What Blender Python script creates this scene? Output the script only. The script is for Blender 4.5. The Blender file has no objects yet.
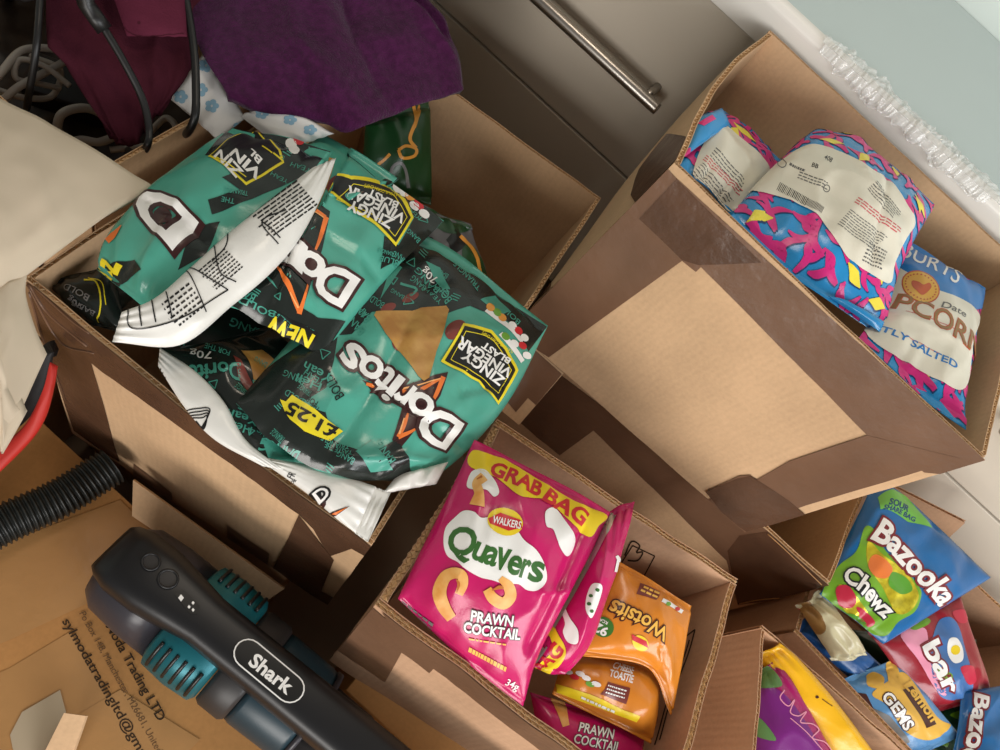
import bpy, bmesh, math, random
import numpy as np
from mathutils import Vector, noise
from mathutils.geometry import tessellate_polygon

# ---------------------------------------------------------------- camera
scene = bpy.context.scene
coll = scene.collection
F_PX = 750.0                                   # focal length in pixels of a 1000 px wide frame
CAM = np.array([0.0, 0.0, 1.29])
TILT = math.radians(34.7)                      # away from straight down, towards the cabinet
ROLL = math.radians(42.7)
X3 = np.array([1.0, 0, 0]); Y3 = np.array([0, 1.0, 0]); Z3 = np.array([0, 0, 1.0])
FWD = math.sin(TILT) * Y3 - math.cos(TILT) * Z3
PRP = math.cos(TILT) * Y3 + math.sin(TILT) * Z3
RGT = math.cos(ROLL) * X3 + math.sin(ROLL) * PRP
DWN = math.sin(ROLL) * X3 - math.cos(ROLL) * PRP
cam_data = bpy.data.cameras.new('camera')
cam_data.sensor_width = 36.0
cam_data.lens = 36.0 * F_PX / 1000.0
cam_data.clip_start = 0.02
cam = bpy.data.objects.new('camera', cam_data)
coll.objects.link(cam)
from mathutils import Matrix
cam.matrix_world = Matrix(((RGT[0], -DWN[0], -FWD[0], CAM[0]),
                           (RGT[1], -DWN[1], -FWD[1], CAM[1]),
                           (RGT[2], -DWN[2], -FWD[2], CAM[2]), (0, 0, 0, 1)))
scene.camera = cam

# ---------------------------------------------------------------- light
vs = scene.view_settings
vs.view_transform = 'Standard'; vs.look = 'None'; vs.gamma = 1.0; vs.use_curve_mapping = False
vs.exposure = 0.0
world = bpy.data.worlds.new('world'); scene.world = world
world.use_nodes = True
bg = world.node_tree.nodes['Background']
bg.inputs[0].default_value = (0.66, 0.62, 0.58, 1); bg.inputs[1].default_value = 0.34

def area_light(name, loc, target, size, power, color):
    ld = bpy.data.lights.new(name, 'AREA'); ld.shape = 'RECTANGLE'
    ld.size, ld.size_y = size; ld.energy = power; ld.color = color
    o = bpy.data.objects.new(name, ld); coll.objects.link(o)
    o.location = loc
    o.rotation_euler = (Vector(target) - Vector(loc)).to_track_quat('-Z', 'Y').to_euler()
    return o
area_light('window_daylight', (1.95, -0.30, 1.50), (0.2, 0.5, 0.7), (1.5, 0.9), 36, (0.96, 0.98, 1.0))
area_light('rear_fill', (0.9, -2.2, 1.12), (0.1, 0.7, 0.7), (1.6, 1.0), 52, (1.0, 0.96, 0.91))  # added fill from behind the camera to brighten the drawer fronts; no door there
area_light('ceiling_lamp', (-0.30, 0.74, 2.30), (0.0, 0.3, 0.6), (0.35, 0.35), 4.5, (1.0, 0.86, 0.70))

# ---------------------------------------------------------------- helpers
def ray(px, py):
    return FWD + (px - 500.0) / F_PX * RGT + (py - 375.0) / F_PX * DWN
def P(px, py, h=None, y=None, x=None):
    """point seen at a photo pixel, h metres below the camera (or on plane y / x)"""
    d = ray(px, py)
    if h is not None: t = -h / d[2]
    elif y is not None: t = y / d[1]
    else: t = x / d[0]
    return CAM + d * t
def proj(pts):
    q = np.asarray(pts) - CAM
    z = q @ FWD
    return np.stack([500 + F_PX * (q @ RGT) / z, 375 + F_PX * (q @ DWN) / z], -1)

def lin(c):
    c = c / 255.0
    return c / 12.92 if c <= 0.04045 else ((c + 0.055) / 1.055) ** 2.4
def rgb(r, g, b): return (lin(r), lin(g), lin(b), 1.0)

MATS = {}
def mat(name, color, rough=0.6, metal=0.0, spec=0.5, var=0.0, vscale=40.0, bump=0.0, bscale=200.0,
        coat=0.0, trans=0.0, sheen=0.0, color2=None, ior=1.45, alpha=1.0):
    if name in MATS: return MATS[name]
    m = bpy.data.materials.new(name); m.use_nodes = True
    nt = m.node_tree; b = nt.nodes['Principled BSDF']
    b.inputs['Base Color'].default_value = color
    b.inputs['Roughness'].default_value = rough
    b.inputs['Metallic'].default_value = metal
    b.inputs['Specular IOR Level'].default_value = spec
    b.inputs['Coat Weight'].default_value = coat
    b.inputs['Transmission Weight'].default_value = trans
    b.inputs['Sheen Weight'].default_value = sheen
    b.inputs['IOR'].default_value = ior
    b.inputs['Alpha'].default_value = alpha
    tc = None
    if var or bump or color2:
        tc = nt.nodes.new('ShaderNodeTexCoord')
    if var or color2:
        n = nt.nodes.new('ShaderNodeTexNoise'); n.inputs['Scale'].default_value = vscale
        n.inputs['Detail'].default_value = 5
        nt.links.new(tc.outputs['Object'], n.inputs['Vector'])
        r = nt.nodes.new('ShaderNodeMix'); r.data_type = 'RGBA'
        c2 = color2 or tuple(min(1, c * (1 + var)) for c in color[:3]) + (1,)
        c1 = color if color2 else tuple(c * (1 - var) for c in color[:3]) + (1,)
        r.inputs[6].default_value = c1; r.inputs[7].default_value = c2
        mr = nt.nodes.new('ShaderNodeMapRange'); mr.inputs[1].default_value = 0.35; mr.inputs[2].default_value = 0.65
        nt.links.new(n.outputs['Fac'], mr.inputs[0])
        nt.links.new(mr.outputs[0], r.inputs[0]); nt.links.new(r.outputs[2], b.inputs['Base Color'])
    if bump:
        n2 = nt.nodes.new('ShaderNodeTexNoise'); n2.inputs['Scale'].default_value = bscale
        n2.inputs['Detail'].default_value = 3
        nt.links.new(tc.outputs['Object'], n2.inputs['Vector'])
        bp = nt.nodes.new('ShaderNodeBump'); bp.inputs['Strength'].default_value = bump
        bp.inputs['Distance'].default_value = 0.002
        nt.links.new(n2.outputs['Fac'], bp.inputs['Height']); nt.links.new(bp.outputs[0], b.inputs['Normal'])
    MATS[name] = m
    return m

def cardboard(name, color, stripe=True, strength=0.07):
    """kraft board: fibre mottling, faint flute lines across the face (UV x)"""
    if name in MATS: return MATS[name]
    m = bpy.data.materials.new(name); m.use_nodes = True
    nt = m.node_tree; b = nt.nodes['Principled BSDF']; L = nt.links
    b.inputs['Roughness'].default_value = 0.8; b.inputs['Specular IOR Level'].default_value = 0.2
    uv = nt.nodes.new('ShaderNodeUVMap'); tc = nt.nodes.new('ShaderNodeTexCoord')
    n = nt.nodes.new('ShaderNodeTexNoise'); n.inputs['Scale'].default_value = 9; n.inputs['Detail'].default_value = 6
    n2 = nt.nodes.new('ShaderNodeTexNoise'); n2.inputs['Scale'].default_value = 260; n2.inputs['Detail'].default_value = 2
    L.new(tc.outputs['Object'], n.inputs['Vector']); L.new(tc.outputs['Object'], n2.inputs['Vector'])
    w = nt.nodes.new('ShaderNodeTexWave'); w.wave_type = 'BANDS'; w.bands_direction = 'X'
    w.inputs['Scale'].default_value = 42.0; w.inputs['Distortion'].default_value = 0.6
    w.inputs['Detail'].default_value = 1; w.inputs['Detail Scale'].default_value = 0.6
    L.new(uv.outputs[0], w.inputs['Vector'])
    add = nt.nodes.new('ShaderNodeMath'); add.operation = 'MULTIPLY_ADD'
    L.new(n2.outputs['Fac'], add.inputs[0]); add.inputs[1].default_value = 0.35; L.new(n.outputs['Fac'], add.inputs[2])
    add2 = nt.nodes.new('ShaderNodeMath'); add2.operation = 'MULTIPLY_ADD'
    L.new(w.outputs['Fac'], add2.inputs[0]); add2.inputs[1].default_value = 0.035 if stripe else 0.0
    L.new(add.outputs[0], add2.inputs[2])
    mr = nt.nodes.new('ShaderNodeMapRange'); mr.inputs[1].default_value = 0.4; mr.inputs[2].default_value = 1.0
    L.new(add2.outputs[0], mr.inputs[0])
    mx = nt.nodes.new('ShaderNodeMix'); mx.data_type = 'RGBA'
    mx.inputs[6].default_value = tuple(c * 0.80 for c in color[:3]) + (1,)
    mx.inputs[7].default_value = tuple(min(1, c * 1.16) for c in color[:3]) + (1,)
    L.new(mr.outputs[0], mx.inputs[0]); L.new(mx.outputs[2], b.inputs['Base Color'])
    bp = nt.nodes.new('ShaderNodeBump'); bp.inputs['Strength'].default_value = strength; bp.inputs['Distance'].default_value = 0.001
    L.new(w.outputs['Fac'] if stripe else n2.outputs['Fac'], bp.inputs['Height']); L.new(bp.outputs[0], b.inputs['Normal'])
    MATS[name] = m
    return m

def link(name, me, m, parent=None, smooth=False):
    """vertices arrive in world coordinates; the object's origin is its parent's"""
    if m is not None:
        for k in (m if isinstance(m, (list, tuple)) else [m]): me.materials.append(k)
    if smooth:
        me.polygons.foreach_set('use_smooth', [True] * len(me.polygons))
    o = bpy.data.objects.new(name, me); coll.objects.link(o)
    if parent is not None:
        w = world_loc(parent)
        me.transform(Matrix.Translation(-w))
        o.parent = parent
    return o
def world_loc(o):
    v = Vector((0, 0, 0))
    while o is not None:
        v += o.location; o = o.parent
    return v
def recenter(o):
    """put a one-mesh thing's origin at the middle of its base"""
    me = o.data
    co = np.empty(len(me.vertices) * 3); me.vertices.foreach_get('co', co); co = co.reshape(-1, 3)
    c = Vector(((co[:, 0].min() + co[:, 0].max()) / 2, (co[:, 1].min() + co[:, 1].max()) / 2, co[:, 2].min()))
    me.transform(Matrix.Translation(-c)); o.location = c
    return o
def thing(name, label, cat, loc, group=None):
    o = bpy.data.objects.new(name, None); coll.objects.link(o)
    o.empty_display_size = 0.03
    o.location = Vector(loc); o['label'] = label; o['category'] = cat
    if group: o['group'] = group
    return o
def tag(o, label, cat, group=None, kind=None):
    o['label'] = label; o['category'] = cat
    if group: o['group'] = group
    if kind: o['kind'] = kind
    return o
def struct(name, me, m, parent=None):
    o = link(name, me, m, parent)
    if parent is None: o['kind'] = 'structure'
    return o

def mesh_pydata(name, v, f):
    me = bpy.data.meshes.new(name)
    me.from_pydata([tuple(float(c) for c in p) for p in v], [], f); me.update()
    return me
def bm_mesh(name, bm, recalc=True):
    if recalc: bmesh.ops.recalc_face_normals(bm, faces=bm.faces)
    me = bpy.data.meshes.new(name); bm.to_mesh(me); bm.free(); return me
def box_mesh(name, lo, hi, bevel=0.0, seg=2):
    bm = bmesh.new(); bmesh.ops.create_cube(bm, size=1)
    lo = Vector(lo); hi = Vector(hi)
    for v in bm.verts:
        v.co = Vector([(lo[i] + hi[i]) / 2 + v.co[i] * (hi[i] - lo[i]) for i in range(3)])
    if bevel: bmesh.ops.bevel(bm, geom=bm.edges[:], offset=bevel, segments=seg, profile=0.5, affect='EDGES')
    return bm_mesh(name, bm)
def frame_along(pts):
    pts = np.asarray(pts, float)
    T = np.gradient(pts, axis=0); T /= np.linalg.norm(T, axis=1)[:, None]
    up = np.array([0.13, 0.21, 0.97]) if abs(T[0][2]) < 0.9 else np.array([1.0, 0.1, 0])
    Ns = []
    n = up - T[0] * (up @ T[0]); n /= np.linalg.norm(n)
    for t in T:
        n = n - t * (n @ t); n /= np.linalg.norm(n); Ns.append(n.copy())
    N = np.array(Ns); B = np.cross(T, N)
    return pts, T, N, B
def tube_mesh(name, pts, r, seg=10, cap=True):
    pts, T, N, B = frame_along(pts); n = len(pts)
    r = np.broadcast_to(np.asarray(r, float), (n,))
    v = []; f = []
    for i in range(n):
        for k in range(seg):
            a = 2 * math.pi * k / seg
            v.append(pts[i] + r[i] * (math.cos(a) * N[i] + math.sin(a) * B[i]))
    for i in range(n - 1):
        for k in range(seg):
            f.append((i * seg + k, i * seg + (k + 1) % seg, (i + 1) * seg + (k + 1) % seg, (i + 1) * seg + k))
    if cap:
        f.append(tuple(range(seg))[::-1]); f.append(tuple(range((n - 1) * seg, n * seg)))
    return mesh_pydata(name, v, f)
def spline(ctrl, n=40):
    """Catmull-Rom through control points"""
    c = np.asarray(ctrl, float)
    c = np.vstack([2 * c[0] - c[1], c, 2 * c[-1] - c[-2]])
    m = len(c) - 3; out = []
    for s in np.linspace(0, m, n):
        i = min(int(s), m - 1); t = s - i
        p0, p1, p2, p3 = c[i:i + 4]
        out.append(0.5 * ((2 * p1) + (-p0 + p2) * t + (2 * p0 - 5 * p1 + 4 * p2 - p3) * t * t + (-p0 + 3 * p1 - 3 * p2 + p3) * t ** 3))
    return np.array(out)

# ---------------------------------------------------------------- sheets: surfaces that carry print and tape
class Sheet:
    """grid of points G[i,j] (i along u = width, j along v = height downwards)"""
    def __init__(self, G, out=None):
        self.G = G = np.asarray(G, float)
        self.nu, self.nv = G.shape[0] - 1, G.shape[1] - 1
        du = np.gradient(G, axis=0); dv = np.gradient(G, axis=1)
        N = np.cross(du, dv); N /= np.linalg.norm(N, axis=2)[..., None] + 1e-12
        c = G.reshape(-1, 3).mean(0)
        ref = (CAM - c) if out is None else np.asarray(out, float)
        if (N.reshape(-1, 3).mean(0) @ ref) < 0: N = -N
        self.N = N
        self.W = np.linalg.norm(np.diff(G, axis=0), axis=2).sum(0).mean()
        self.H = np.linalg.norm(np.diff(G, axis=1), axis=2).sum(1).mean()
        px = proj(G)
        for _ in range(6):                     # even out wrinkles so that print follows the bag, not each crease
            q = px.copy()
            q[1:-1, 1:-1] = (px[:-2, 1:-1] + px[2:, 1:-1] + px[1:-1, :-2] + px[1:-1, 2:] + 2 * px[1:-1, 1:-1]) / 6
            px = q
        self.px = px
    def at(self, u, v, off=0.0):
        fu = min(max(u, 0), 1) * self.nu; fv = min(max(v, 0), 1) * self.nv
        i = min(int(fu), self.nu - 1); j = min(int(fv), self.nv - 1); a = fu - i; b = fv - j
        G, N = self.G, self.N
        if a >= b: w = ((i, j, 1 - a), (i + 1, j, a - b), (i + 1, j + 1, b))
        else: w = ((i, j, 1 - b), (i, j + 1, b - a), (i + 1, j + 1, a))
        p = sum(G[x, y] * k for x, y, k in w); n = sum(N[x, y] * k for x, y, k in w)
        n = n / (np.linalg.norm(n) + 1e-12)
        return p + n * off
    def uv(self, px, py):
        """photo pixel -> u, v on this sheet (metres along width / height)"""
        q0 = np.array([px, py], float)
        A, B, C, D = self.px[:-1, :-1], self.px[1:, :-1], self.px[1:, 1:], self.px[:-1, 1:]
        best = None
        for e1, e2, first in ((B - A, C - B, True), (C - D, D - A, False)):
            det = e1[..., 0] * e2[..., 1] - e1[..., 1] * e2[..., 0]
            det = np.where(np.abs(det) < 1e-9, 1e-9, det); r = q0 - A
            a_ = (r[..., 0] * e2[..., 1] - r[..., 1] * e2[..., 0]) / det
            b_ = (e1[..., 0] * r[..., 1] - e1[..., 1] * r[..., 0]) / det
            e = 1e-6
            ok = (a_ >= -e) & (b_ >= -e) & (a_ <= 1 + e) & (b_ <= 1 + e) & ((a_ >= b_ - e) if first else (b_ >= a_ - e))
            for i, j in np.argwhere(ok):
                dd = np.linalg.norm(self.G[i, j] - CAM)
                if best is None or dd < best[0]:
                    best = (dd, np.array([(i + a_[i, j]) / self.nu * self.W, (j + b_[i, j]) / self.nv * self.H]))
        if best is not None: return best[1]
        # off the sheet: go on with the sheet's mean scale from the nearest point
        d = ((self.px - q0) ** 2).sum(2)
        i, j = np.unravel_index(np.argmin(d), d.shape)
        J = np.stack([(self.px[-1, j] - self.px[0, j]) / self.nu, (self.px[i, -1] - self.px[i, 0]) / self.nv], 1)
        try: s = np.linalg.solve(J, q0 - self.px[i, j])
        except np.linalg.LinAlgError: s = np.zeros(2)
        return np.array([(i + s[0]) / self.nu * self.W, (j + s[1]) / self.nv * self.H])

TEXT_CACHE = {}
def text_mesh(s, offset):
    key = (s, round(offset, 4))
    if key not in TEXT_CACHE:
        cu = bpy.data.curves.new('t', 'FONT'); cu.body = s; cu.offset = offset; cu.resolution_u = 3
        o = bpy.data.objects.new('t', cu); me = o.to_mesh()
        co = np.array([v.co[:2] for v in me.vertices]); fc = [tuple(p.vertices) for p in me.polygons]
        o.to_mesh_clear(); bpy.data.objects.remove(o); bpy.data.curves.remove(cu)
        TEXT_CACHE[key] = (co, fc)
    return TEXT_CACHE[key]

def ellipse(cx, cy, rx, ry, rot=0, n=24):
    r = math.radians(rot)
    return [(cx + rx * math.cos(a) * math.cos(r) - ry * math.sin(a) * math.sin(r),
             cy + rx * math.cos(a) * math.sin(r) + ry * math.sin(a) * math.cos(r)) for a in np.linspace(0, 2 * math.pi, n, endpoint=False)]
def stroke_poly(pts, w, n=None):
    """polyline with (possibly varying) width -> polygon"""
    p = spline(pts, n or 6 * len(pts)) if len(pts) > 2 else np.asarray(pts, float)
    w = np.interp(np.linspace(0, 1, len(p)), np.linspace(0, 1, len(np.atleast_1d(w))), np.atleast_1d(w))
    t = np.gradient(p, axis=0); t /= np.linalg.norm(t, axis=1)[:, None] + 1e-9
    nn = np.stack([-t[:, 1], t[:, 0]], 1)
    return [tuple(x) for x in p + nn * w[:, None] / 2] + [tuple(x) for x in (p - nn * w[:, None] / 2)[::-1]]

ROUND = {'cloud_patch', 'sweet_picture', 'egg_picture', 'lime_patch', 'gold_patch', 'white_patch', 'light_patch', 'purple_patch', 'green_patch', 'brown_patch', 'teal_patch_round', 'blue_patch', 'emblem_heart', 'text_panel', 'name_panel', 'price_flash_round', 'yellow_band', 'yellow_patch', 'silver_strip'}
class Print:
    """flat ink (or tape) lying on a sheet; input in photo pixels, kept in the sheet's own metres"""
    def __init__(self, sheet, name, m, layer=1, base=0.00018, wrinkle=0.0):
        self.s, self.name, self.m, self.off = sheet, name, m, base + 0.00022 * layer
        self.bm = bmesh.new(); self.wr = wrinkle; self.sep = False; self.parts = []; self.kind = None
    def _tri(self, q):
        q = [Vector((a, b, 0)) for a, b in q]
        vs = [self.bm.verts.new(p) for p in q]
        for t in tessellate_polygon([q]):
            try: self.bm.faces.new([vs[k] for k in t])
            except ValueError: pass
    def _next(self):
        if self.sep: self.parts.append(self.bm); self.bm = bmesh.new()
        return self
    def poly_uv(self, pts):
        self._tri([(a * self.s.W, b * self.s.H) for a, b in pts]); return self
    def poly(self, pts, sub=30):
        if self.name in ROUND:
            c = np.asarray(pts, float); n = len(c)
            pts = [tuple(p) for p in spline(np.vstack([c[-2:], c, c[:2]]), 6 * (n + 3) + 1)[12:12 + 6 * n]]; sub = 1e9
        out = []
        for k in range(len(pts)):
            a = np.array(pts[k], float); b = np.array(pts[(k + 1) % len(pts)], float)
            m = max(1, int(np.linalg.norm(b - a) / sub))
            for t in range(m): out.append(self.s.uv(*(a + (b - a) * t / m)))
        self._tri(out); return self._next()
    def stroke(self, pts, w, n=None):
        q = stroke_poly(pts, w, n); h = len(q) // 2
        v = [self.bm.verts.new((*self.s.uv(*k), 0)) for k in q]
        for k in range(h - 1):
            try: self.bm.faces.new((v[k], v[k + 1], v[2 * h - 2 - k], v[2 * h - 1 - k]))
            except ValueError: pass
        return self._next()
    def ellipse(self, *a, **k): return self.poly(ellipse(*a, **k), sub=1e9)
    def text(self, s, a, b, height, offset=0.0, bend=0.0, slant=0.0, taper=0.0):
        """baseline from pixel a to pixel b, capitals `height` pixels tall"""
        co0, _ = text_mesh(s, 0.0); co, fc = text_mesh(s, offset)
        x0, w0 = co0[:, 0].min(), np.ptp(co0[:, 0]) + 1e-6
        a = np.array(a, float); b = np.array(b, float); d = (b - a) / np.linalg.norm(b - a)
        up = np.array([d[1], -d[0]])
        mid = (a + b) / 2
        A = self.s.uv(*a); B = self.s.uv(*b)
        U = self.s.uv(*(mid + up * height)) - self.s.uv(*mid)
        X = (co[:, 0] - x0) / w0; Yv = co[:, 1] / 0.69
        Yv = Yv * (1 + taper * (X - 0.5)) + bend * (1 - (2 * X - 1) ** 2)
        q = A + X[:, None] * (B - A) + Yv[:, None] * U + (slant * Yv)[:, None] * (B - A)
        vs = [self.bm.verts.new((p[0], p[1], 0)) for p in q]
        for f in fc:
            try: self.bm.faces.new([vs[k] for k in f])
            except ValueError: pass
        return self._next()
    def lines(self, a, b, c, n, fill=0.55, seed=1, word=(0.05, 0.14), gap=0.03):
        """n rows of small unreadable print: rows run a->b, stacked towards c"""
        rnd = random.Random(seed)
        a, b, c = (np.array(k, float) for k in (a, b, c))
        for i in range(n):
            y0 = (i + 0.2) / n; y1 = y0 + fill / n; x = 0; end = 1 - rnd.random() * 0.15
            while x < end:
                w = rnd.uniform(*word); e = min(x + w, end)
                q = [self.s.uv(*(a + (b - a) * s + (c - a) * t)) for s, t in ((x, y0), (e, y0), (e, y1), (x, y1))]
                self._tri(q); x = e + gap
        return self
    def build(self, parent):
        if self.sep:
            ps = self.parts; self.bm.free(); self.sep = False; o = None
            for bm in ps:
                self.bm = bm; o = self.build(parent)
            return o
        bm, s = self.bm, self.s
        if not bm.verts: bm.free(); return None
        xs = [v.co.x for v in bm.verts]; ys = [v.co.y for v in bm.verts]
        for i in range(1, s.nu):
            x = s.W * i / s.nu
            if min(xs) < x < max(xs):
                bmesh.ops.bisect_plane(bm, geom=bm.verts[:] + bm.edges[:] + bm.faces[:], plane_co=(x, 0, 0), plane_no=(1, 0, 0), dist=1e-7)
        for j in range(1, s.nv):
            y = s.H * j / s.nv
            if min(ys) < y < max(ys):
                bmesh.ops.bisect_plane(bm, geom=bm.verts[:] + bm.edges[:] + bm.faces[:], plane_co=(0, y, 0), plane_no=(0, 1, 0), dist=1e-7)
        for co, no in (((0, 0, 0), (-1, 0, 0)), ((s.W, 0, 0), (1, 0, 0)), ((0, 0, 0), (0, -1, 0)), ((0, s.H, 0), (0, 1, 0))):
            bmesh.ops.bisect_plane(bm, geom=bm.verts[:] + bm.edges[:] + bm.faces[:], plane_co=co, plane_no=no, dist=1e-7, clear_outer=True)
        if not bm.faces: bm.free(); return None
        bmesh.ops.triangulate(bm, faces=bm.faces[:])
        for v in bm.verts:
            o = self.off
            if self.wr:
                o += 0.0007 * max(0.0, 0.45 + noise.noise(Vector((v.co.x * 60, v.co.y * 22, 3.3))))
            v.co = Vector(s.at(v.co.x / s.W, v.co.y / s.H, o))
        for f in bm.faces: f.normal_update()
        ref = s.N.reshape(-1, 3).mean(0)
        fl = [f for f in bm.faces if f.normal.dot(Vector(ref)) < 0]
        if fl: bmesh.ops.reverse_faces(bm, faces=fl)
        me = bpy.data.meshes.new(self.name); bm.to_mesh(me); bm.free()
        o = link(self.name, me, self.m, parent, smooth=True)
        if self.kind: o['kind'] = self.kind
        return o

def edge_curve(a, mids, b, n):
    if not mids: return np.array([a + (b - a) * t for t in np.linspace(0, 1, n + 1)])
    c = spline([a] + list(mids) + [b], 200)
    s = np.concatenate([[0], np.cumsum(np.linalg.norm(np.diff(c, axis=0), axis=1))]); s /= s[-1]
    return np.stack([np.interp(np.linspace(0, 1, n + 1), s, c[:, k]) for k in range(3)], 1)
def coons(tl, tr, br, bl, nu, nv, T=(), R=(), B=(), L=()):
    pt = lambda q: P(q[0], q[1], q[2]) if len(q) == 3 and not isinstance(q, np.ndarray) else np.asarray(q, float)
    tl, tr, br, bl = map(pt, (tl, tr, br, bl)); T, R, B, L = ([pt(k) for k in e] for e in (T, R, B, L))
    top = edge_curve(tl, T, tr, nu); bot = edge_curve(bl, B, br, nu)
    lef = edge_curve(tl, L, bl, nv); rig = edge_curve(tr, R, br, nv)
    u = np.linspace(0, 1, nu + 1)[:, None, None]; v = np.linspace(0, 1, nv + 1)[None, :, None]
    return ((1 - v) * top[:, None] + v * bot[:, None] + (1 - u) * lef[None] + u * rig[None]
            - ((1 - u) * (1 - v) * tl + u * (1 - v) * tr + (1 - u) * v * bl + u * v * br))
def grid_faces(nu, nv, base=0, flip=False):
    f = []
    for i in range(nu):
        for j in range(nv):
            a = base + i * (nv + 1) + j; b = a + nv + 1
            for t in ((a, b, b + 1), (a, b + 1, a + 1)): f.append(t[::-1] if flip else t)
    return f
def set_uv(me, co):
    """UV in metres from a (n,2) per-vertex array"""
    lay = me.uv_layers.new(name='UVMap')
    idx = np.empty(len(me.loops), int); me.loops.foreach_get('vertex_index', idx)
    lay.data.foreach_set('uv', np.asarray(co, float)[idx].ravel())

# ---------------------------------------------------------------- cardboard boxes
def fluting(sheet_top, inward, thick, depth, parent, m, wl=0.0075, rows=1):
    """the wavy core of the board, seen along a cut edge"""
    a = sheet_top; L = np.linalg.norm(np.diff(a, axis=0), axis=1).sum()
    n = max(4, int(L / wl) * 6); v = []; f = []
    for rr in range(rows):
        t0 = thick * (rr + 0.5) / rows; amp = thick / rows * 0.40; base = len(v)
        for k in range(n + 1):
            s = k / n * (len(a) - 1); i = min(int(s), len(a) - 2)
            p = a[i] + (a[i + 1] - a[i]) * (s - i)
            q = p + inward * (t0 + amp * math.sin(k / 6 * 2 * math.pi + rr))
            v += [q - Z3 * 0.0004, q - Z3 * depth]
        for k in range(n):
            b = base + 2 * k; f.append((b, b + 2, b + 3, b + 1))
        if rr:
            base = len(v)
            for k in range(len(a)):
                v += [a[k] + inward * thick * rr / rows, a[k] + inward * thick * rr / rows - Z3 * depth]
            for k in range(len(a) - 1):
                b = base + 2 * k; f.append((b, b + 2, b + 3, b + 1))
    base = len(v)                                # glue line a little below the cut edge
    for k in range(len(a)):
        v += [a[k] + inward * 0.0006 - Z3 * 0.0026, a[k] + inward * (thick - 0.0006) - Z3 * 0.0026]
    for k in range(len(a) - 1):
        b = base + 2 * k; f.append((b, b + 2, b + 3, b + 1))
    return link('fluting', mesh_pydata('fluting', v, f), m, parent)

def board(name, G, inward, thick, m, parent, flute=True, rows=1, core=None, liner=0.0007, flute_depth=0.012):
    """two paper liners around a wavy core; G is the outer liner's grid (j = 0 is the open rim)"""
    G = np.asarray(G, float); nu, nv = G.shape[0] - 1, G.shape[1] - 1
    inward = np.asarray(inward, float) / np.linalg.norm(inward)
    v = []; f = []; uvs = []
    W = np.linalg.norm(np.diff(G, axis=0), axis=2).sum(0).mean(); H = np.linalg.norm(np.diff(G, axis=1), axis=2).sum(1).mean()
    def slab(o0, o1):
        b = len(v); n = (nu + 1) * (nv + 1)
        for o in (o0, o1):
            for i in range(nu + 1):
                for j in range(nv + 1):
                    v.append(G[i, j] + inward * o); uvs.append((i / nu * W, j / nv * H))
        f.extend(grid_faces(nu, nv, b)); f.extend(grid_faces(nu, nv, b + n, True))
        idx = lambda i, j: b + i * (nv + 1) + j
        ring = [(i, 0) for i in range(nu)] + [(nu, j) for j in range(nv)] + [(i, nv) for i in range(nu, 0, -1)] + [(0, j) for j in range(nv, 0, -1)]
        for k in range(len(ring)):
            a, c = idx(*ring[k]), idx(*ring[(k + 1) % len(ring)])
            f.append((a, a + n, c + n, c))
    if flute:
        slab(0, liner); slab(thick - liner, thick)
    else: slab(0, thick)
    bm = bmesh.new()
    me0 = mesh_pydata(name, v, f); set_uv(me0, uvs); bm.from_mesh(me0); bpy.data.meshes.remove(me0)
    me = bm_mesh(name, bm)
    o = link(name, me, m, parent)
    if flute:
        fluting(G[:, 0], inward, thick, flute_depth, o, core or m, rows=rows)
        # the core seen from below and the sides is closed by a plain strip
        for i in (0, nu):
            pass
    o_sheet = Sheet(G, out=-inward)
    return o, o_sheet
# ---------------------------------------------------------------- materials
FLOOR_Z = 0.25
CARD = cardboard('kraft_board', rgb(200, 165, 128))
CARD_Q = cardboard('kraft_board_pinkish', rgb(194, 154, 122))
CARD_L = cardboard('kraft_board_orange', rgb(186, 134, 80), stripe=False)
CORE = mat('board_core', rgb(224, 194, 152), rough=0.85, spec=0.1)
TAPE = mat('brown_packing_tape', rgb(112, 82, 62), rough=0.28, spec=0.5, var=0.10, vscale=14, bump=0.35, bscale=60)
TAPE_D = mat('brown_packing_tape_dark', rgb(88, 62, 46), rough=0.25, spec=0.5, var=0.14, vscale=20, bump=0.4, bscale=70)
TAPE_CLEAR = mat('tan_clear_tape', rgb(176, 130, 80), rough=0.3, spec=0.5, var=0.05, vscale=14, bump=0.25, bscale=50)
INK = mat('box_ink', rgb(62, 48, 36), rough=0.8, spec=0.1)
INK_G = mat('box_ink_faint', rgb(112, 84, 58), rough=0.8, spec=0.1)
BLACK = mat('ink_black', rgb(20, 20, 20), rough=0.35)
WHITE = mat('ink_white', rgb(238, 236, 232), rough=0.35)
BEIGE = mat('drawer_lacquer', rgb(208, 198, 182), rough=0.42, spec=0.4, var=0.02, vscale=3)
WORKTOP = mat('worktop_laminate', rgb(188, 200, 199), rough=0.22, spec=0.5, var=0.03, vscale=2.2)
EDGE = mat('worktop_edge', rgb(222, 218, 210), rough=0.35, spec=0.5)
STEEL = mat('brushed_steel', rgb(176, 170, 162), rough=0.32, metal=1.0, bump=0.05, bscale=400)
WALL = mat('wall_paint', rgb(205, 214, 208), rough=0.7)
FLOORM = mat('floor_vinyl', rgb(150, 128, 104), rough=0.5, var=0.12, vscale=6)

# ---------------------------------------------------------------- room
struct('floor', box_mesh('floor', (-2.2, -1.8, FLOOR_Z - 0.05), (2.2, 1.35, FLOOR_Z)), FLOORM)
struct('wall_back', box_mesh('wall_back', (-2.2, 1.23, FLOOR_Z), (2.2, 1.35, 2.6)), WALL)
struct('wall_left', box_mesh('wall_left', (-2.3, -1.8, FLOOR_Z), (-2.2, 1.35, 2.6)), WALL)

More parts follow.
